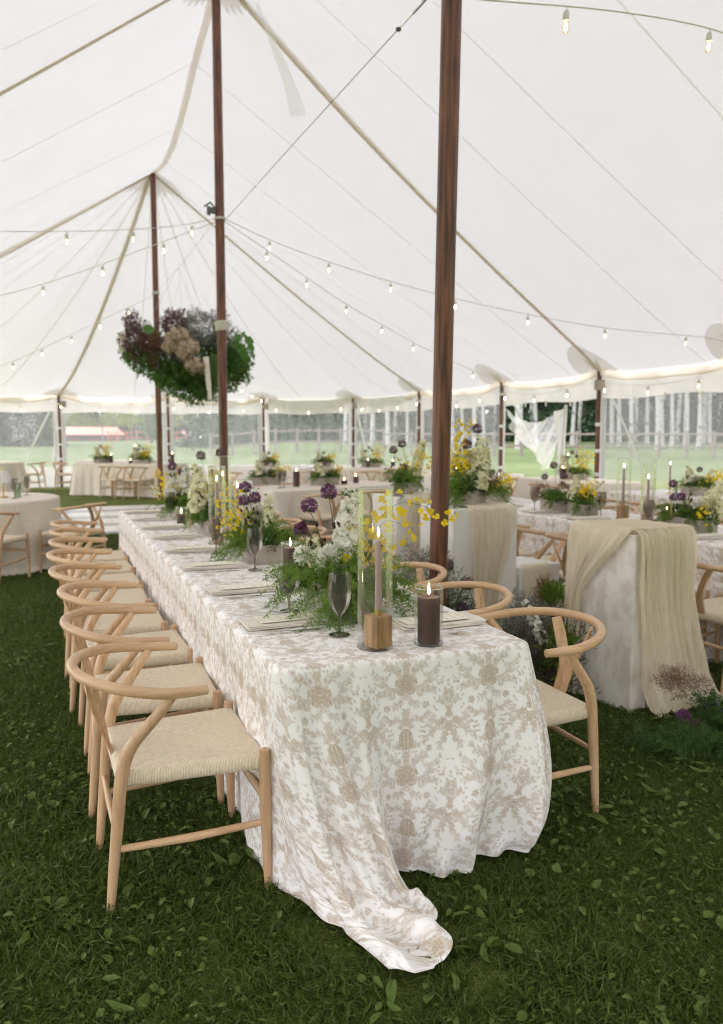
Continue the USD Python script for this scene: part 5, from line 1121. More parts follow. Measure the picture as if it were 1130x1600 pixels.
arrangement('planter with creamy white flowers, two purple alliums and yellow orchids, closest on the front table', (1.08, 2.97, TZ), 0, 101,
    fern=[((-.03, -.10, .10), (-.6, -.3, .5), 26, .32, .40, .55), ((-.05, -.16, .08), (-.5, -.5, -.1), 22, .28, .40, .35), ((.0, -.18, .09), (.1, -.8, .3), 10, .24, .4, .55), ((.06, -.08, .10), (.8, -.5, .35), 20, .34, .35, .55), ((.06, -.02, .09), (.9, -.5, .0), 15, .34, .3, .4), ((0, .1, .1), (-.1, .3, .9), 26, .28, .5, .4), ((-.05, .1, .1), (-.9, .2, .5), 22, .25, .4, .5), ((.0, -.1, .1), (.0, -.2, .9), 18, .24, .5, .3)],
    alliums=[(-.10, .04, .42, .034), (-.03, .01, .475, .034), (-.135, .05, .325, .030)],
    stocks=[((.03, -.02, .16), (.055, -.03, .475), .060), ((-.075, -.02, .16), (-.10, .02, .30), .034, 'cream_petal')],
    poms=[(-.045, -.04, .215, .064, 'white_petal'), (-.13, .02, .225, .046, 'white_petal'), (-.01, -.07, .17, .042, 'white_petal'), (.02, .06, .2, .045, 'cream_petal'), (-.09, .1, .3, .022, 'blush_petal'), (-.07, .06, .31, .02, 'blush_petal')],
    sprays=[([(.03, -.03, .1), (.10, -.04, .3), (.22, -.09, .44), (.33, -.13, .42), (.42, -.17, .36)], 26, .021, .022), ([(.02, -.05, .1), (.10, -.06, .26), (.18, -.08, .37), (.28, -.12, .33)], 34, .021, .035), ([(.0, -.06, .1), (.06, -.07, .2), (.10, -.08, .30)], 26, .020, .03), ([(.02, -.05, .1), (.12, -.05, .2), (.15, -.07, .16)], 16, .018, .03)],
    burn=[((-.06, .02, .32), (.10, .05, .05), 11), ((.10, -.05, .28), (.14, .06, .08), 9), ((-.08, -.1, .18), (.1, .05, .06), 5)])
arrangement('planter with three purple alliums, solidago yellow and pale stock, second on the front table', (1.12, 4.35, TZ), 0, 102,
    fern=[((-.05, -.05, .10), (-.8, 0, .4), 14, .22, .35, .6), ((.02, .0, .1), (.3, 0, .9), 16, .24, .5, .4), ((.05, -.1, .1), (.8, -.4, .5), 12, .24, .4, .5), ((-.03, .15, .1), (-.6, .4, .6), 10, .24, .4, .5)],
    alliums=[(-.07, .03, .405, .036), (-.085, .0, .335, .034), (-.03, -.02, .35, .036)], stocks=[((.04, -.02, .14), (.05, -.03, .36), .034, 'cream_petal'), ((-.02, .1, .16), (.0, .13, .40), .04)],
    poms=[(.0, .05, .26, .045, 'white_petal'), (-.06, .10, .24, .04, 'white_petal'), (.06, .0, .22, .04, 'cream_petal')],
    sprays=[([(-.05, .02, .1), (-.12, .03, .25), (-.19, .06, .33)], 34, .010, .035), ([(-.05, .05, .1), (-.14, .05, .2), (-.2, .06, .24)], 30, .010, .035), ([(-.02, .1, .1), (-.1, .12, .3), (-.12, .13, .36)], 20, .011, .03)], burn=[((-.06, .0, .24), (.06, .05, .06), 12)])
arrangement('planter with tall white stock spike and a pale gold pod beside the glass cylinders', (1.12, 5.68, TZ), 0, 103,
    fern=[((-.05, 0, .1), (-.7, .1, .4), 12, .2, .4, .6), ((.0, .1, .1), (.1, .2, .9), 16, .26, .5, .4), ((.05, 0, .1), (.7, 0, .6), 10, .25, .4, .5)], alliums=[(-.07, .03, .55, .036, 'mauve_petal'), (.06, -.02, .57, .034, 'mauve_petal'), (.02, .1, .42, .03)],
    stocks=[((-.095, .02, .16), (-.10, .04, .48), .052, 'cream_petal'), ((.03, .05, .2), (.05, .05, .42), .045, 'cream_petal')], poms=[(.05, -.05, .25, .04, 'white_petal')], sprays=[([(.0, 0, .1), (.0, .02, .3), (-.01, .02, .46)], 26, .014, .04), ([(.04, 0, .1), (.1, .02, .25), (.14, .02, .36)], 20, .014, .04)], pods=[(-.16, .02, .09, .07, 1.2)], burn=[((-.1, -.05, .25), (.06, .05, .06), 6)])
arrangement('planter with white blossoms and a pale poppy at the far end, front table', (1.1, 6.85, TZ), 0, 104,
    fern=[((-.05, -.05, .1), (-.8, -.1, .3), 16, .25, .4, .6), ((.0, -.1, .1), (-.1, -.6, .4), 12, .22, .4, .6), ((.0, .1, .1), (.1, .2, .9), 14, .24, .5, .4)], alliums=[(-.08, .03, .43, .04), (.0, .08, .38, .03)],
    stocks=[((-.10, .02, .16), (-.09, .03, .36), .05), ((.02, .0, .2), (.03, .0, .42), .045), ((-.2, .0, .2), (-.26, .0, .27), .02, 'cream_petal')], sprays=[([(-.08, 0, .1), (-.13, .02, .22), (-.14, .03, .34)], 40, .016, .035)], pods=[(-.2, .06, .38, .055, .4)], poms=[(.05, .0, .24, .04, 'white_petal')])
# second table and pedestals
arrangement('planter of yellow orchids and a fat cream stock on the second tall pedestal', (2.80, 4.93, .975), -.75, 105,
    fern=[((-.03, -.1, .1), (-.6, -.4, .5), 20, .26, .4, .55), ((-.02, .0, .1), (-.4, .1, .8), 18, .26, .5, .4), ((.03, .1, .1), (.5, .5, .5), 16, .26, .4, .5), ((.0, -.16, .1), (-.2, -.9, .2), 10, .22, .4, .5)], alliums=[(-.03, .0, .42, .038, 'mauve_petal'), (.04, .02, .53, .038, 'mauve_petal')],
    stocks=[((.06, -.02, .12), (.085, .0, .46), .058, 'cream_petal')], poms=[(-.02, .0, .34, .04, 'cream_petal'), (.0, .06, .3, .035, 'white_petal')],
    sprays=[([(-.04, -.04, .1), (-.10, -.05, .26), (-.18, -.08, .36)], 34, .017, .04), ([(-.02, -.04, .1), (-.06, -.05, .3), (-.06, -.05, .48), (-.03, -.04, .58)], 34, .017, .035), ([(-.05, -.08, .1), (-.16, -.1, .2), (-.26, -.14, .28)], 26, .016, .035)], bronze=[((.14, .08, .16), .05)])
arrangement('planter with mauve alliums and white stock beside the closest brown pole', (2.80, 6.0, .975), -.6, 106,
    fern=[((.0, -.1, .1), (.1, -.5, .6), 22, .24, .45, .5), ((.0, .1, .1), (.2, .5, .7), 18, .22, .45, .5)], alliums=[(-.12, .06, .36, .036, 'mauve_petal'), (-.05, .08, .41, .036, 'mauve_petal'), (-.02, .04, .22, .03, 'mauve_petal')],
    stocks=[((.06, .0, .14), (.14, .0, .44), .04, 'cream_petal')], sprays=[([(.05, 0, .1), (.1, .0, .25), (.14, .0, .36)], 30, .015, .035), ([(-.02, 0, .1), (-.04, .0, .2), (-.02, .0, .26)], 14, .015, .03)], bronze=[((-.14, .05, .14), .05)], burn=[((-.1, .0, .26), (.1, .05, .06), 8)])
arrangement('planter with gold bronze fennel and three mauve alliums on the second table', (4.36, 6.12, TZ), -.3, 107,
    fern=[((.0, -.1, .1), (-.2, -.4, .7), 14, .2, .45, .5)], alliums=[(-.02, -.02, .42, .036, 'mauve_petal'), (-.08, .05, .31, .032, 'mauve_petal'), (.07, -.06, .32, .032, 'mauve_petal')], poms=[(.05, -.08, .24, .035, 'blush_petal'), (.1, -.1, .22, .03, 'blush_petal')], bronze=[((-.1, .05, .18), .07)], burn=[((.05, -.05, .22), (.06, .05, .05), 5)])
arrangement('low planter full of bright yellow blossoms and pale stock on the second table', (4.36, 5.72, TZ), -.3, 108,
    fern=[((.0, -.1, .09), (-.4, -.5, .2), 14, .16, .4, .6), ((.0, .1, .1), (.1, .3, .8), 8, .18, .45, .5)], stocks=[((-.06, .05, .14), (-.03, .05, .34), .04, 'cream_petal'), ((.05, -.03, .2), (.18, -.05, .3), .02, 'cream_petal')], sprays=[([(0, 0, .1), (.04, -.05, .16), (.1, -.1, .2)], 50, .018, .045), ([(0, .05, .1), (.04, .02, .18), (.05, .0, .24)], 34, .018, .04)])
arrangement('planter with dark alliums, maroon buds and a rust pod behind the closest pedestal', (4.33, 4.42, TZ), -.15, 109,
    fern=[((-.05, .12, .1), (-.4, .5, .5), 12, .2, .4, .6), ((.0, -.1, .1), (-.3, -.3, .5), 16, .18, .4, .6), ((.0, .0, .1), (.1, .0, .9), 12, .2, .5, .4)], alliums=[(-.06, .14, .34, .032), (-.05, .05, .25, .034), (-.02, .18, .24, .036)], stocks=[((.05, -.12, .14), (.1, -.18, .36), .055, 'cream_petal'), ((.0, .1, .2), (-.02, .19, .32), .02, 'white_petal')], poms=[(.0, -.1, .2, .06, 'white_petal'), (.04, -.17, .22, .06, 'cream_petal')], pods=[(-.1, .1, .16, .085, .9)], burn=[((-.04, .0, .2), (.06, .14, .07), 22)], sprays=[([(0, -.15, .1), (-.05, -.2, .16), (-.06, -.24, .2)], 12, .014, .03)])
# the small background arrangements share two builds
ba = arrangement('planter with white and mauve flowers at the centre of the middle table', (3.62, 10.42, TZ), .36 + PI / 2, 110, fern=[((.0, -.1, .1), (-.3, -.4, .6), 14, .22, .45, .5), ((.0, .1, .1), (-.2, .4, .7), 14, .22, .45, .5)], stocks=[((-.03, .1, .14), (-.02, .12, .32), .05, 'cream_petal'), ((.0, -.1, .14), (.02, -.16, .3), .035, 'cream_petal')], poms=[(-.03, .04, .2, .05, 'white_petal'), (.0, -.05, .18, .045, 'blush_petal')], alliums=[(.0, .0, .3, .035, 'mauve_petal')], sprays=[([(0, -.1, .1), (0, -.2, .2), (0, -.28, .26)], 34, .018, .04)])
bb = arrangement('planter with yellow flowers and dark dots on the table beyond the dance floor', (2.2, 19.6, TZ), .9, 111, fern=[((.0, -.1, .1), (-.1, -.4, .6), 14, .24, .45, .5), ((.0, .1, .1), (-.1, .4, .7), 14, .26, .45, .5)], stocks=[((-.03, .12, .14), (-.02, .2, .38), .05, 'cream_petal')], alliums=[(.0, .05, .42, .035, 'mauve_petal'), (.0, .12, .34, .035, 'mauve_petal'), (.02, -.02, .36, .03, 'mauve_petal')], sprays=[([(0, -.1, .1), (0, -.12, .26), (0, -.14, .36)], 60, .022, .06)], bronze=[((.0, -.14, .3), .10)])
copy(bb, (1.35, 20.4, TZ), 2.2, 'creamy flowers left of the planter beyond the dance floor'); copy(ba, (2.9, 10.8, TZ), 1.2, 'flowers with orange bronze tones left of the middle table')
copy(ba, (5.6, 16.2, TZ), .6, 'planter left of the side pole behind the middle table'); copy(bb, (6.5, 15.7, TZ), 1.2, 'yellow planter on the back table left of the closest pole')
copy(bb, (6.7, 12.1, TZ), .3, 'yellow flowers just right of the closest brown pole'); copy(ba, (7.2, 12.5, TZ), 2.0, 'low flowers right of the closest brown pole, further back'); copy(bb, (7.7, 10.3, TZ), .5, 'yellow flowers below the slumped curtain')
copy(ba, (6.95, 7.0, TZ), .1, 'flowers with a rust pod on the back right table before the meadow'); copy(bb, (6.9, 6.2, TZ), .8, 'flowers on the back right table, towards the right edge'); copy(ba, (2.4, 21.9, TZ), 1.0, 'flowers on the far table right of the third brown pole')
copy(ba, (4.45, 16.4, TZ), .4, 'flowers on the pale pink round cloth'); copy(bb, (-1.2, 22.0, TZ), .4, 'grey flowers on the far left round table'); copy(ba, (4.4, 7.3, TZ), .2, 'flowers on the far part of the second table')

# ------------------------------------------------------------------ flowers on the ground around the pedestals
def heather(t, rng, c, rad, n, mat, size=.035, side=.10, name='heather'):
    m = MB(); bush(m, rng, c, rad, n, size, side, .5); obj(name, m, L[mat], t, kind='stuff')
rng = np.random.default_rng(55)
t = thing('ground_flowers', 'mound of grey heather, plum foliage and white snapdragons on the grass between the pedestals', 'flowers', (2.58, 3.88, 0))
for c, rad, n, mat in (((.12, .06, .36), (.22, .22, .17), 2600, 'grey_leaf'), ((-.08, .0, .27), (.22, .22, .18), 2400, 'grey_leaf'), ((.0, -.12, .20), (.26, .24, .22), 2400, 'plum_leaf'), ((.20, -.20, .26), (.20, .18, .24), 2200, 'plum_leaf'), ((-.15, .15, .18), (.24, .24, .2), 1600, 'fern_dark'), ((.05, -.1, .08), (.36, .3, .12), 1800, 'fern_dark')): heather(t, rng, c, rad, n, mat)
m, st = MB(), MB()
for o, d in (((-.2, .1, .3), (-.5, .2, .5)), ((-.15, -.05, .3), (-.6, -.3, .5)), ((.0, .0, .1), (.2, -.7, .3)), ((-.2, 0, .1), (-.7, -.2, .3))): fronds(m, st, rng, o, d, 10, .3, .4, .5)
obj('fern', m, L['fern'], t, kind='stuff'); obj('fern_stems', st, L['stem'], t, kind='stuff')
stock(t, (.0, -.2, .30), (-.10, -.14, .54), .035, 'white_petal', rng); stock(t, (.26, -.02, .45), (.27, .02, .60), .03, 'cream_petal', rng)
for p, mat in (((-.26, .22, .58), 'mauve_petal'), ((-.30, .0, .36), 'purple_petal'), ((-.42, .2, .35), 'purple_petal')): allium(t, p, .042, (p[0] * .5, p[1] * .5, .1), mat, rng)
m = MB(); bush(m, rng, (.13, .0, .55), (.055, .055, .09), 1300, .025, .06, .6); obj('bronze_fennel', m, L['bronze'], t, kind='stuff')
m = MB(); bush(m, rng, (.15, -.04, .54), (.06, .06, .06), 500, .045, .10, 1.2); bush(m, rng, (.06, -.26, .26), (.09, .07, .12), 420, .07, .09, 1.4); obj('green_tuft', m, L['fern'], t, kind='stuff')
t = thing('ground_flowers', 'purple alliums and grasses at the foot of the closest brown pole', 'flowers', (2.36, 4.52, 0))
for p, mat in (((.02, .1, .72), 'mauve_petal'), ((.06, .02, .62), 'mauve_petal'), ((.1, -.1, .36), 'purple_petal')): allium(t, p, .042, (p[0] * .5, p[1] * .5, .02), mat, rng)
for c, rad, n, mat in (((.0, .0, .3), (.22, .22, .3), 2200, 'fern_dark'), ((-.1, .05, .55), (.18, .18, .2), 1500, 'grey_leaf'), ((.1, .1, .2), (.2, .2, .2), 1200, 'plum_leaf')): heather(t, rng, c, rad, n, mat, .045, .08)
t = thing('ground_flowers', 'airy ferns, bronze fennel and dark eucalyptus on the grass before the draped pedestal', 'flowers', (2.82, 2.86, 0))
m, st = MB(), MB()
for k in range(20):
    a_ = rng.uniform(0, 2 * PI); o = (rng.uniform(-.34, .45), rng.uniform(-.34, .20), .02); fronds(m, st, rng, o, (math.cos(a_) * .7, math.sin(a_) * .7, .9), 10, .30, .35, .6, 22, .015)
obj('fern', m, L['fern_dark'], t, kind='stuff'); obj('fern_stems', st, L['stem'], t, kind='stuff')
m = MB(); bush(m, rng, (.02, .10, .27), (.10, .09, .07), 3200, .018, .05, .2, .0); bush(m, rng, (.14, .06, .25), (.08, .06, .05), 900, .018, .05, .2, .0); obj('bronze_fennel', m, L['bronze'], t, kind='stuff')
allium(t, (-.05, -.03, .14), .036, (-.02, 0, .01), 'purple_petal', rng); m = MB(); bush(m, rng, (-.02, -.05, .06), (.06, .06, .06), 500, .03, .06); obj('plum_sprig', m, L['plum_leaf'], t, kind='stuff')
L['eucalyptus'] = leafm('eucalyptus', [(.03, .05, .04), (.05, .075, .06)], .1)
for k in range(9):
    m = MB(); c = np.array([.13 + .028 * k, .02 - .02 * k, .17 - .012 * k + .02 * (k % 3)]); florets(m, c[None] + rng.normal(size=(3, 3)) * .02, rng.normal(size=(3, 3)) + [0, -1, .5], np.full(3, .034), 1, rng, .3, .5); obj('eucalyptus_leaf', m, L['eucalyptus'], t, kind='stuff')
stem_to(t, (.10, .05, .02), (.42, -.14, .12), .003)

# ------------------------------------------------------------------ the hanging flower cloud
t = thing('hanging_flowers', 'large cloud of green, grey and plum flowers hanging above the dance floor', 'hanging flowers', (2.25, 13.3, 2.80)); rng = np.random.default_rng(77)
def part(name, mat, items, size, side, upw=.2):
    m = MB()
    for c, rad, n in items: bush(m, rng, c, rad, n, size, side, upw)
    obj(name, m, L[mat], t, kind='stuff')
L['cloud_green'] = leafm('cloud_green', [(.11, .21, .04), (.17, .30, .06), (.24, .38, .09)], .5); L['cloud_grey'] = leafm('cloud_grey', [(.30, .30, .28), (.40, .39, .37), (.24, .235, .22)], .5); L['cloud_plum'] = leafm('cloud_plum', [(.20, .12, .12), (.28, .18, .17), (.15, .095, .095)], .5)
part('greenery', 'cloud_green', [((-.2, 0, -.35), (.5, .35, .25), 3600), ((.25, 0, -.42), (.5, .35, .28), 3600), ((.75, 0, -.20), (.32, .35, .34), 3000), ((-.75, .05, -.1), (.25, .25, .25), 900), ((.1, 0, -.62), (.45, .3, .2), 1500)], .075, .14, -.7)
part('dark_greenery', 'cloud_green', [((0, .1, -.1), (.9, .35, .35), 4200), ((.6, .1, .0), (.4, .3, .4), 1600)], .08, .16)
part('grey_bush', 'cloud_grey', [((.30, 0, .40), (.42, .34, .30), 4200), ((.62, 0, .18), (.26, .3, .26), 1700), ((-.35, 0, -.10), (.30, .3, .26), 2400), ((.1, 0, .2), (.3, .3, .2), 1500)], .055, .10, .7)
part('plum_foliage', 'cloud_plum', [((-.80, 0, .12), (.24, .26, .34), 2600), ((-.18, 0, .42), (.24, .24, .24), 2000), ((-.86, 0, .42), (.12, .1, .2), 500)], .06, .14, .5)
part('bronze_amaranth', 'bronze', [((-.58, -.1, .12), (.22, .2, .18), 1700), ((-.55, -.12, -.15), (.09, .1, .12), 500)], .045, .2)
for c, r in (((-.22, -.28, .20), .13), ((-.10, -.30, .02), .14), ((-.32, -.26, .06), .10), ((.02, -.30, .06), .12), ((-.12, -.30, .24), .10), ((.06, -.28, -.22), .13), ((.20, -.26, -.26), .10)):
    m = MB(); n = 200; d = sph(rng, n); florets(m, np.array(c) + d * r * rng.uniform(.75, 1.12, (n, 1)) * (1 + .2 * np.sin(d[:, :1] * 5 + d[:, 2:] * 4)), d + .3 * rng.normal(size=(n, 3)), np.full(n, .038), 4, rng, .1, .55); obj('hydrangea', m, L['blush_petal'], t)
for c, nn_, r in (((1.0, -.22, .10), (0.7, -1, .2), .085), ((.84, -.30, .06), (-.5, -1, .1), .08), ((.93, -.24, -.10), (.2, -.7, -.6), .08), ((.92, -.18, .26), (.6, -.8, .9), .085), ((.80, -.24, .22), (-.7, -.8, .6), .075), ((1.06, -.1, -.02), (1, -.6, .2), .08), ((.97, -.26, .19), (.1, -1, .5), .075), ((.88, -.30, -.02), (-.2, -1, -.3), .07), ((1.03, -.15, .22), (.9, -.7, .6), .07), ((.76, -.27, .12), (-.9, -.8, .1), .07), ((-.62, -.2, .30), (0, -1, .6), .09)):
    N_ = unit(np.array(nn_, float)); A_ = unit(np.cross(N_, [0, 0, 1])); B_ = np.cross(N_, A_); a = np.linspace(0, 2 * PI, 25)[:-1]; P = np.stack([np.array(c) + (np.cos(a)[:, None] * A_ + np.sin(a)[:, None] * B_) * r * k * (1 + .08 * np.cos(a)[:, None]) + N_ * (.25 * r * k ** 2) * (1 + .3 * np.sin(3 * a)[:, None]) for k in (.01, .4, .75, 1.0)], 1); m = MB(); m.grid(P, closed=True); obj('round_leaf', m, L['big_leaf'], t, smooth=True)
for k in range(9):
    x = .40 + rng.uniform(-.07, .07); s = np.linspace(0, 1, 12)[:, None]; p = np.array([x, -.3 + rng.uniform(-.05, .05), -.05]) + s * [rng.uniform(-.03, .05), 0, -rng.uniform(.55, .95)]; m = MB(); m.tube(p, np.linspace(.011, .004, 12), 6); obj('hanging_strand', m, L['stem'], t)
m = MB(); s = np.linspace(0, 1, 16)[:, None]; m.tube(np.array([.24, -.34, -.10]) + s * [.06, 0, -.68], np.r_[np.linspace(.05, .045, 8), np.linspace(.045, .03, 8)], 9); obj('cream_tassel', m, L['linen_pale'], t, smooth=True)
m = MB(); florets(m, np.array([[-1.02, -.05, .2], [-1.03, 0, .02], [-.98, 0, .1]]), rng.normal(size=(3, 3)) + [0, -1, 0], np.full(3, .07), 6, rng); obj('green_blossom', m, L['cream_petal'], t, kind='stuff')
for x, y, zt in ((-.75, .1, 3.4), (-.35, -.1, 3.6), (0, .1, 3.55), (.1, -.1, 3.5), (.35, .1, 3.4), (.75, 0, 3.4)):
    m = MB(); m.tube([(x, y, .2), (-.06, y * 3, 1.40)], .002, 5); obj('wire', m, L['cable'], t)

m = MB(); m.tube([(-.06, -2.93, 1.42), (-.06, 0, 1.395), (-.06, 3.04, 1.42)], .003, 5); obj('support_cable', m, L['cable'], t)

# ------------------------------------------------------------------ string lights
def bulb(t, p, s=1.0):
    x, y, z = p; m = MB(); m.tube([(x, y, z), (x + .008, y, z - .03)], .004, 5); m.lathe(np.array([(0, -.03), (.016, -.03), (.020, -.045), (.020, -.085), (0, -.085)]) * s, (x, y, z), 12); so = obj('lamp_socket', m, L['socket'], t, smooth=40)
    m = MB(); m.lathe(np.array([(0, -.084), (.014, -.086), (.024, -.110), (.026, -.135), (.018, -.158), (0, -.166)]) * s, (x, y, z), 14); obj('bulb', m, L['glow_bulb'], so, smooth=True)
    m = MB(); m.lathe(np.array([(0, -.095), (.007, -.10), (.010, -.125), (.006, -.142), (0, -.146)]) * s, (x, y, z), 10); obj('filament', m, L['bulb'], so, smooth=True)
L['glow_bulb'] = pane('glow_bulb', (1, .93, .80), 1.45)
def string(label, pts, spacing, first=.3, r=.0045, sub=24, s=1.0):
    t = thing('string_lights', label, 'string lights'); pts = np.array(pts, float); k = np.r_[0, np.cumsum(np.linalg.norm(np.diff(pts, axis=0), axis=1))]; q = np.linspace(0, k[-1], max(8, int(k[-1] * 6))); p = np.stack([np.interp(q, k, pts[:, i_]) for i_ in range(3)], 1)
    for _ in range(6): p[1:-1] = (p[:-2] + 2 * p[1:-1] + p[2:]) / 4
    m = MB(); m.tube(p, r, 6); obj('cable', m, L['cable'], t, smooth=True)
    for d in (np.array(spacing) if np.ndim(spacing) else np.arange(first, k[-1], spacing)): bulb(t, [np.interp(d, q, p[:, i_]) for i_ in range(3)], s)
    return t
string('string lights from the rope lashed pole, upper one running to the left edge', [(2.16, 10.28, 4.18), (1.79, 10.17, 4.03), (1.24, 9.98, 3.89), (.62, 9.77, 3.76), (-.07, 9.55, 3.64), (-.33, 9.46, 3.60), (-2, 8.9, 3.35), (-4.3, 8.1, 2.6)], .80, .38)
string('string lights from the rope lashed pole, lower one running to the left edge', [(2.16, 10.33, 4.15), (1.5, 10.71, 3.91), (.71, 11.18, 3.63), (-.06, 11.64, 3.39), (-.45, 11.88, 3.31), (-2.4, 13.0, 2.9), (-4.3, 14.2, 2.6)], .88, .75)
string('string lights running from the rope lashed pole to the right edge of the view', [(2.24, 10.28, 4.18), (2.77, 10.11, 3.92), (3.49, 9.87, 3.66), (4.25, 9.61, 3.42), (5.07, 9.34, 3.21), (5.97, 9.04, 3.02), (6.94, 8.72, 2.85), (7.96, 8.38, 2.77), (8.46, 8.21, 2.75), (8.72, 8.12, 2.62)], [.62, 1.42, 2.25, 3.12, 4.1, 5.15, 6.25], s=.9)
string('string lights dropping from the rope lashed pole to the side pole by the slumped curtain', [(2.25, 10.34, 4.17), (2.95, 10.75, 3.93), (3.67, 11.18, 3.68), (4.45, 11.65, 3.42), (5.27, 12.14, 3.22), (6.05, 12.61, 3.01), (7.66, 13.56, 2.7), (8.72, 14.2, 2.52)], [.8, 1.65, 2.6, 3.55, 4.5, 5.6, 6.6], s=.9)
string('string lights in the top right corner, closest to us', [(2.24, 4.25, 3.94), (2.41, 4.27, 3.96), (3.1, 4.35, 4.10), (3.73, 4.42, 4.20), (4.44, 4.51, 4.28), (4.53, 4.52, 4.30), (6.5, 4.75, 4.1), (8.7, 5.0, 2.6)], [.88, 2.20, 3.2])
string('string lights from the third brown pole running to the left edge', [(2.12, 16.42, 4.17), (1.7, 16.53, 3.97), (1.16, 16.66, 3.69), (.63, 16.8, 3.40), (.12, 16.93, 3.16), (-.38, 17.06, 2.91), (-.7, 17.15, 2.73), (-2.5, 17.6, 2.5), (-4.3, 18.1, 2.5)], .62, .5)
string('string lights from the third brown pole behind the hanging flowers down to the back wall', [(2.24, 16.45, 4.15), (2.48, 16.91, 3.79), (3.6, 18.84, 3.22), (5.14, 21.51, 2.72), (6.19, 23.33, 2.53)], 1.0, .9)
pl_ = np.array(pole_at[1:10]); pl_in = np.array([q + unit(np.array([X0, min(max(q[1], P1), P3)]) - q) * .16 for q in pl_]); pp3 = []
for a_, b_ in zip(pl_in[:-1], pl_in[1:]):
    for k in np.linspace(0, 1, 6)[:-1]: pp3.append([*(a_ + (b_ - a_) * k), 2.36 - .16 * math.sin(PI * k)])
string('string lights looped under the marquee edge along the back wall', pp3, 1.02, .4, s=1.0)
# guy wire with turnbuckle between the closest poles, hanging ribbon
t = thing('tension_wire', 'thin steel wire with a turnbuckle rising from the rope lashed pole to the closest pole', 'wire')
A, B = np.array([2.20, 10.24, 4.10]), np.array([2.53, 5.21, 4.41]); m = MB(); m.tube([A, (A + B) / 2 + [0, 0, .01], B], .0035, 5); m.tube([B, [2.24, 4.31, 4.50]], .003, 5); obj('cable', m, L['dark_metal'], t)
d = unit(B - A); m = MB(); m.tube([B - d * .12, B + d * .22], .012, 8); m.tube([B - d * .30, B - d * .12], .006, 6); obj('turnbuckle', m, L['steel'], t, smooth=40); m = MB(); m.ball(B - d * .34, .022, 1, (1, 1, .7)); obj('clip', m, L['dark_metal'], t)
m = MB(); s = np.linspace(0, 1, 30); c = np.stack([np.interp(s, [0, .2, .5, .75, 1], [2.60, 2.75, 2.93, 3.03, 3.08]), 9.9 + .08 * np.sin(s * 5), np.interp(s, [0, .2, .5, .75, 1], [6.64, 6.42, 6.0, 5.65, 5.38])], 1)
w = (.03 + .09 * s)[:, None] * np.array([1, .35, .25]); m.grid(np.stack([c - w, c + [0, .03, 0] * np.sin(s * 9)[:, None], c + w], 1)); obj('ribbon', m, L['sheer'], smooth=True, label='sheer white ribbon dangling from the peak above the rope lashed pole', cat='ribbon')

# ------------------------------------------------------------------ grass and weeds
def patch_mesh(rng, n, size, hmin, hmax, w):
    p = np.c_[rng.uniform(-size, size, (n, 2)), np.zeros(n)]; d = unit(np.c_[rng.normal(size=(n, 2)) * .8, np.full(n, .75)]); d2 = unit(d + np.c_[rng.normal(size=(n, 2)) * .9, np.full(n, -.35)]); h = rng.uniform(hmin, hmax, (n, 1)); sd = perp(d, rng) * w * rng.uniform(.6, 1.3, (n, 1))
    a = p; b = p + d * h * .55; c = b + d2 * h * .55; v = np.stack([a - sd, a + sd, b + sd * .85, b - sd * .85, c], 1).reshape(-1, 3); o = np.arange(n)[:, None] * 5; return v, np.vstack([o + [0, 1, 2], o + [0, 2, 3], o + [3, 2, 4]])
def weed_mesh(rng, n, spread, l0, l1):
    """a patch of single low leaves of mixed size lying every way"""
    m = MB()
    for q in range(n):
        a = rng.uniform(0, 2 * PI); L_ = l0 * (l1 / l0) ** (rng.uniform(0, 1) ** 1.6); s = np.linspace(0, 1, 8); o = rng.normal(size=2) * spread; tl = rng.uniform(-.15, .5); z = .014 + rng.uniform(0, .022) + L_ * (tl * s + rng.uniform(-.25, .3) * np.sin(s * PI)); rt_ = rng.uniform(.16, .46) if L_ < .05 else rng.uniform(.10, .22)
        w = rt_ * L_ * np.sin(PI * (s * .92 + .04)) ** .8 * (1 + rng.uniform(0, .22) * np.sin(s * rng.uniform(12, 26))); cv = a + rng.uniform(-.7, .7) * s; c = np.c_[o[0] + np.cos(cv) * s * L_, o[1] + np.sin(cv) * s * L_, np.maximum(z, .008)]; sd = np.stack([-np.sin(cv), np.cos(cv), np.full(8, rng.uniform(-.5, .5))], 1); m.grid(np.stack([c - sd * w[:, None] + [0, 0, .004], c, c + sd * w[:, None] + [0, 0, .004]], 1))
    return m.get()
def instancer(path, label, cat, protos, mats, pos, idx, rz, sc):
    pi = UsdGeom.PointInstancer.Define(stage, path); tag(pi, label, cat, kind='stuff'); tg = []
    for k, (mesh, mat) in enumerate(zip(protos, mats)): q = usdkit.mesh(stage, '%s/blade_%03d' % (path, k + 1), mesh, mat); tg.append(q.GetPath())
    pi.CreatePrototypesRel().SetTargets(tg); pi.CreateProtoIndicesAttr(Vt.IntArray.FromNumpy(np.asarray(idx, np.int32))); pi.CreatePositionsAttr(Vt.Vec3fArray.FromNumpy(np.asarray(pos, np.float32)))
    h = np.asarray(rz) / 2; pi.CreateOrientationsAttr(Vt.QuathArray([Gf.Quath(float(math.cos(a)), 0, 0, float(math.sin(a))) for a in h])); pi.CreateScalesAttr(Vt.Vec3fArray.FromNumpy(np.repeat(np.asarray(sc, np.float32)[:, None], 3, 1)))
rng = np.random.default_rng(91)
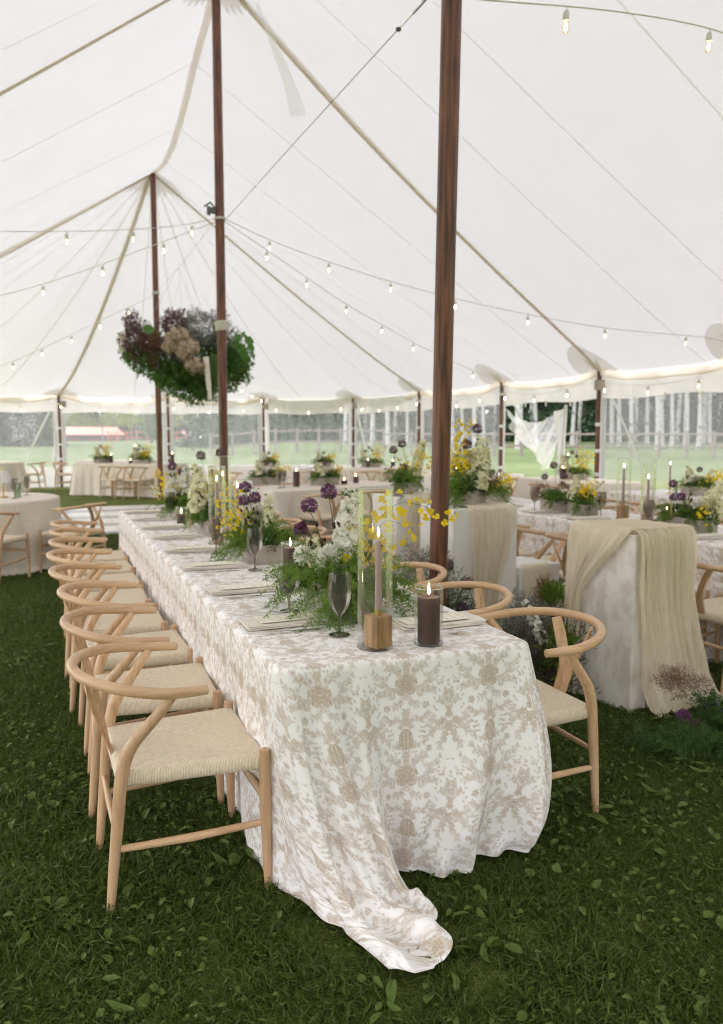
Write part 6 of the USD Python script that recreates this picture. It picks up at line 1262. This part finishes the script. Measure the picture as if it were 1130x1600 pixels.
def scatter(step, y0, y1, keep=None):
    xs, ys_ = np.meshgrid(np.arange(-5, 9, step), np.arange(y0, y1, step)); p = np.c_[xs.ravel(), ys_.ravel()] + rng.uniform(-.5, .5, (xs.size, 2)) * step
    p = p[~((p[:, 0] > .74) & (p[:, 0] < 1.03) & (p[:, 1] > 1.87) & (p[:, 1] < 2.5))]                # under the trailing cloth
    a = np.arctan2(p[:, 0], p[:, 1]) - YAW; d = np.hypot(p[:, 0], p[:, 1]); ok = (np.abs(a) < .56) & (d > .9); return p[ok]
pr = [patch_mesh(rng, 260, .13, .024, .060, .0022) for _ in range(4)] + [patch_mesh(rng, 150, .14, .035, .080, .0026) for _ in range(2)] + [patch_mesh(rng, 420, .42, .03, .065, .0036) for _ in range(2)]
pa_ = scatter(.125, .4, 5.2); pb_ = scatter(.24, 5.2, 12.1); n1, n2 = len(pa_), len(pb_); noise_ = meshkit.fbm(np.c_[pa_ * 1.7, np.zeros(n1)], 3, 4)
ia = np.where(rng.uniform(0, 1, n1) < .15 + .5 * (noise_ > .55), rng.integers(4, 6, n1), rng.integers(0, 4, n1)); ib = rng.integers(6, 8, n2)
allp = np.vstack([pa_, pb_]); instancer('/World/grass', 'short green lawn grass under the marquee', 'grass', pr, [L['grass']] * 8, np.c_[allp, np.zeros(len(allp))], np.r_[ia, ib], rng.uniform(0, 2 * PI, len(allp)), np.r_[.75 + .6 * noise_, rng.uniform(.8, 1.1, n2)])
wd = [weed_mesh(rng, 22, .10, .010, .032), weed_mesh(rng, 18, .13, .010, .040), weed_mesh(rng, 14, .09, .012, .050), weed_mesh(rng, 8, .11, .02, .085), weed_mesh(rng, 28, .16, .009, .026), weed_mesh(rng, 22, .14, .010, .036)]
pw = scatter(.15, .4, 6.5); cl = meshkit.fbm(np.c_[pw * 1.1, np.ones(len(pw))], 3, 12); pw = pw[(rng.uniform(0, 1, len(pw)) < .25 + .6 * (cl > .5))]; n = len(pw)
instancer('/World/ground_weeds', 'small broad leaves and clover scattered through the lawn', 'weeds', wd, [L['weed']] * 6, np.c_[pw, np.full(n, .004)], rng.integers(0, 6, n), rng.uniform(0, 2 * PI, n), rng.uniform(.8, 1.15, n))
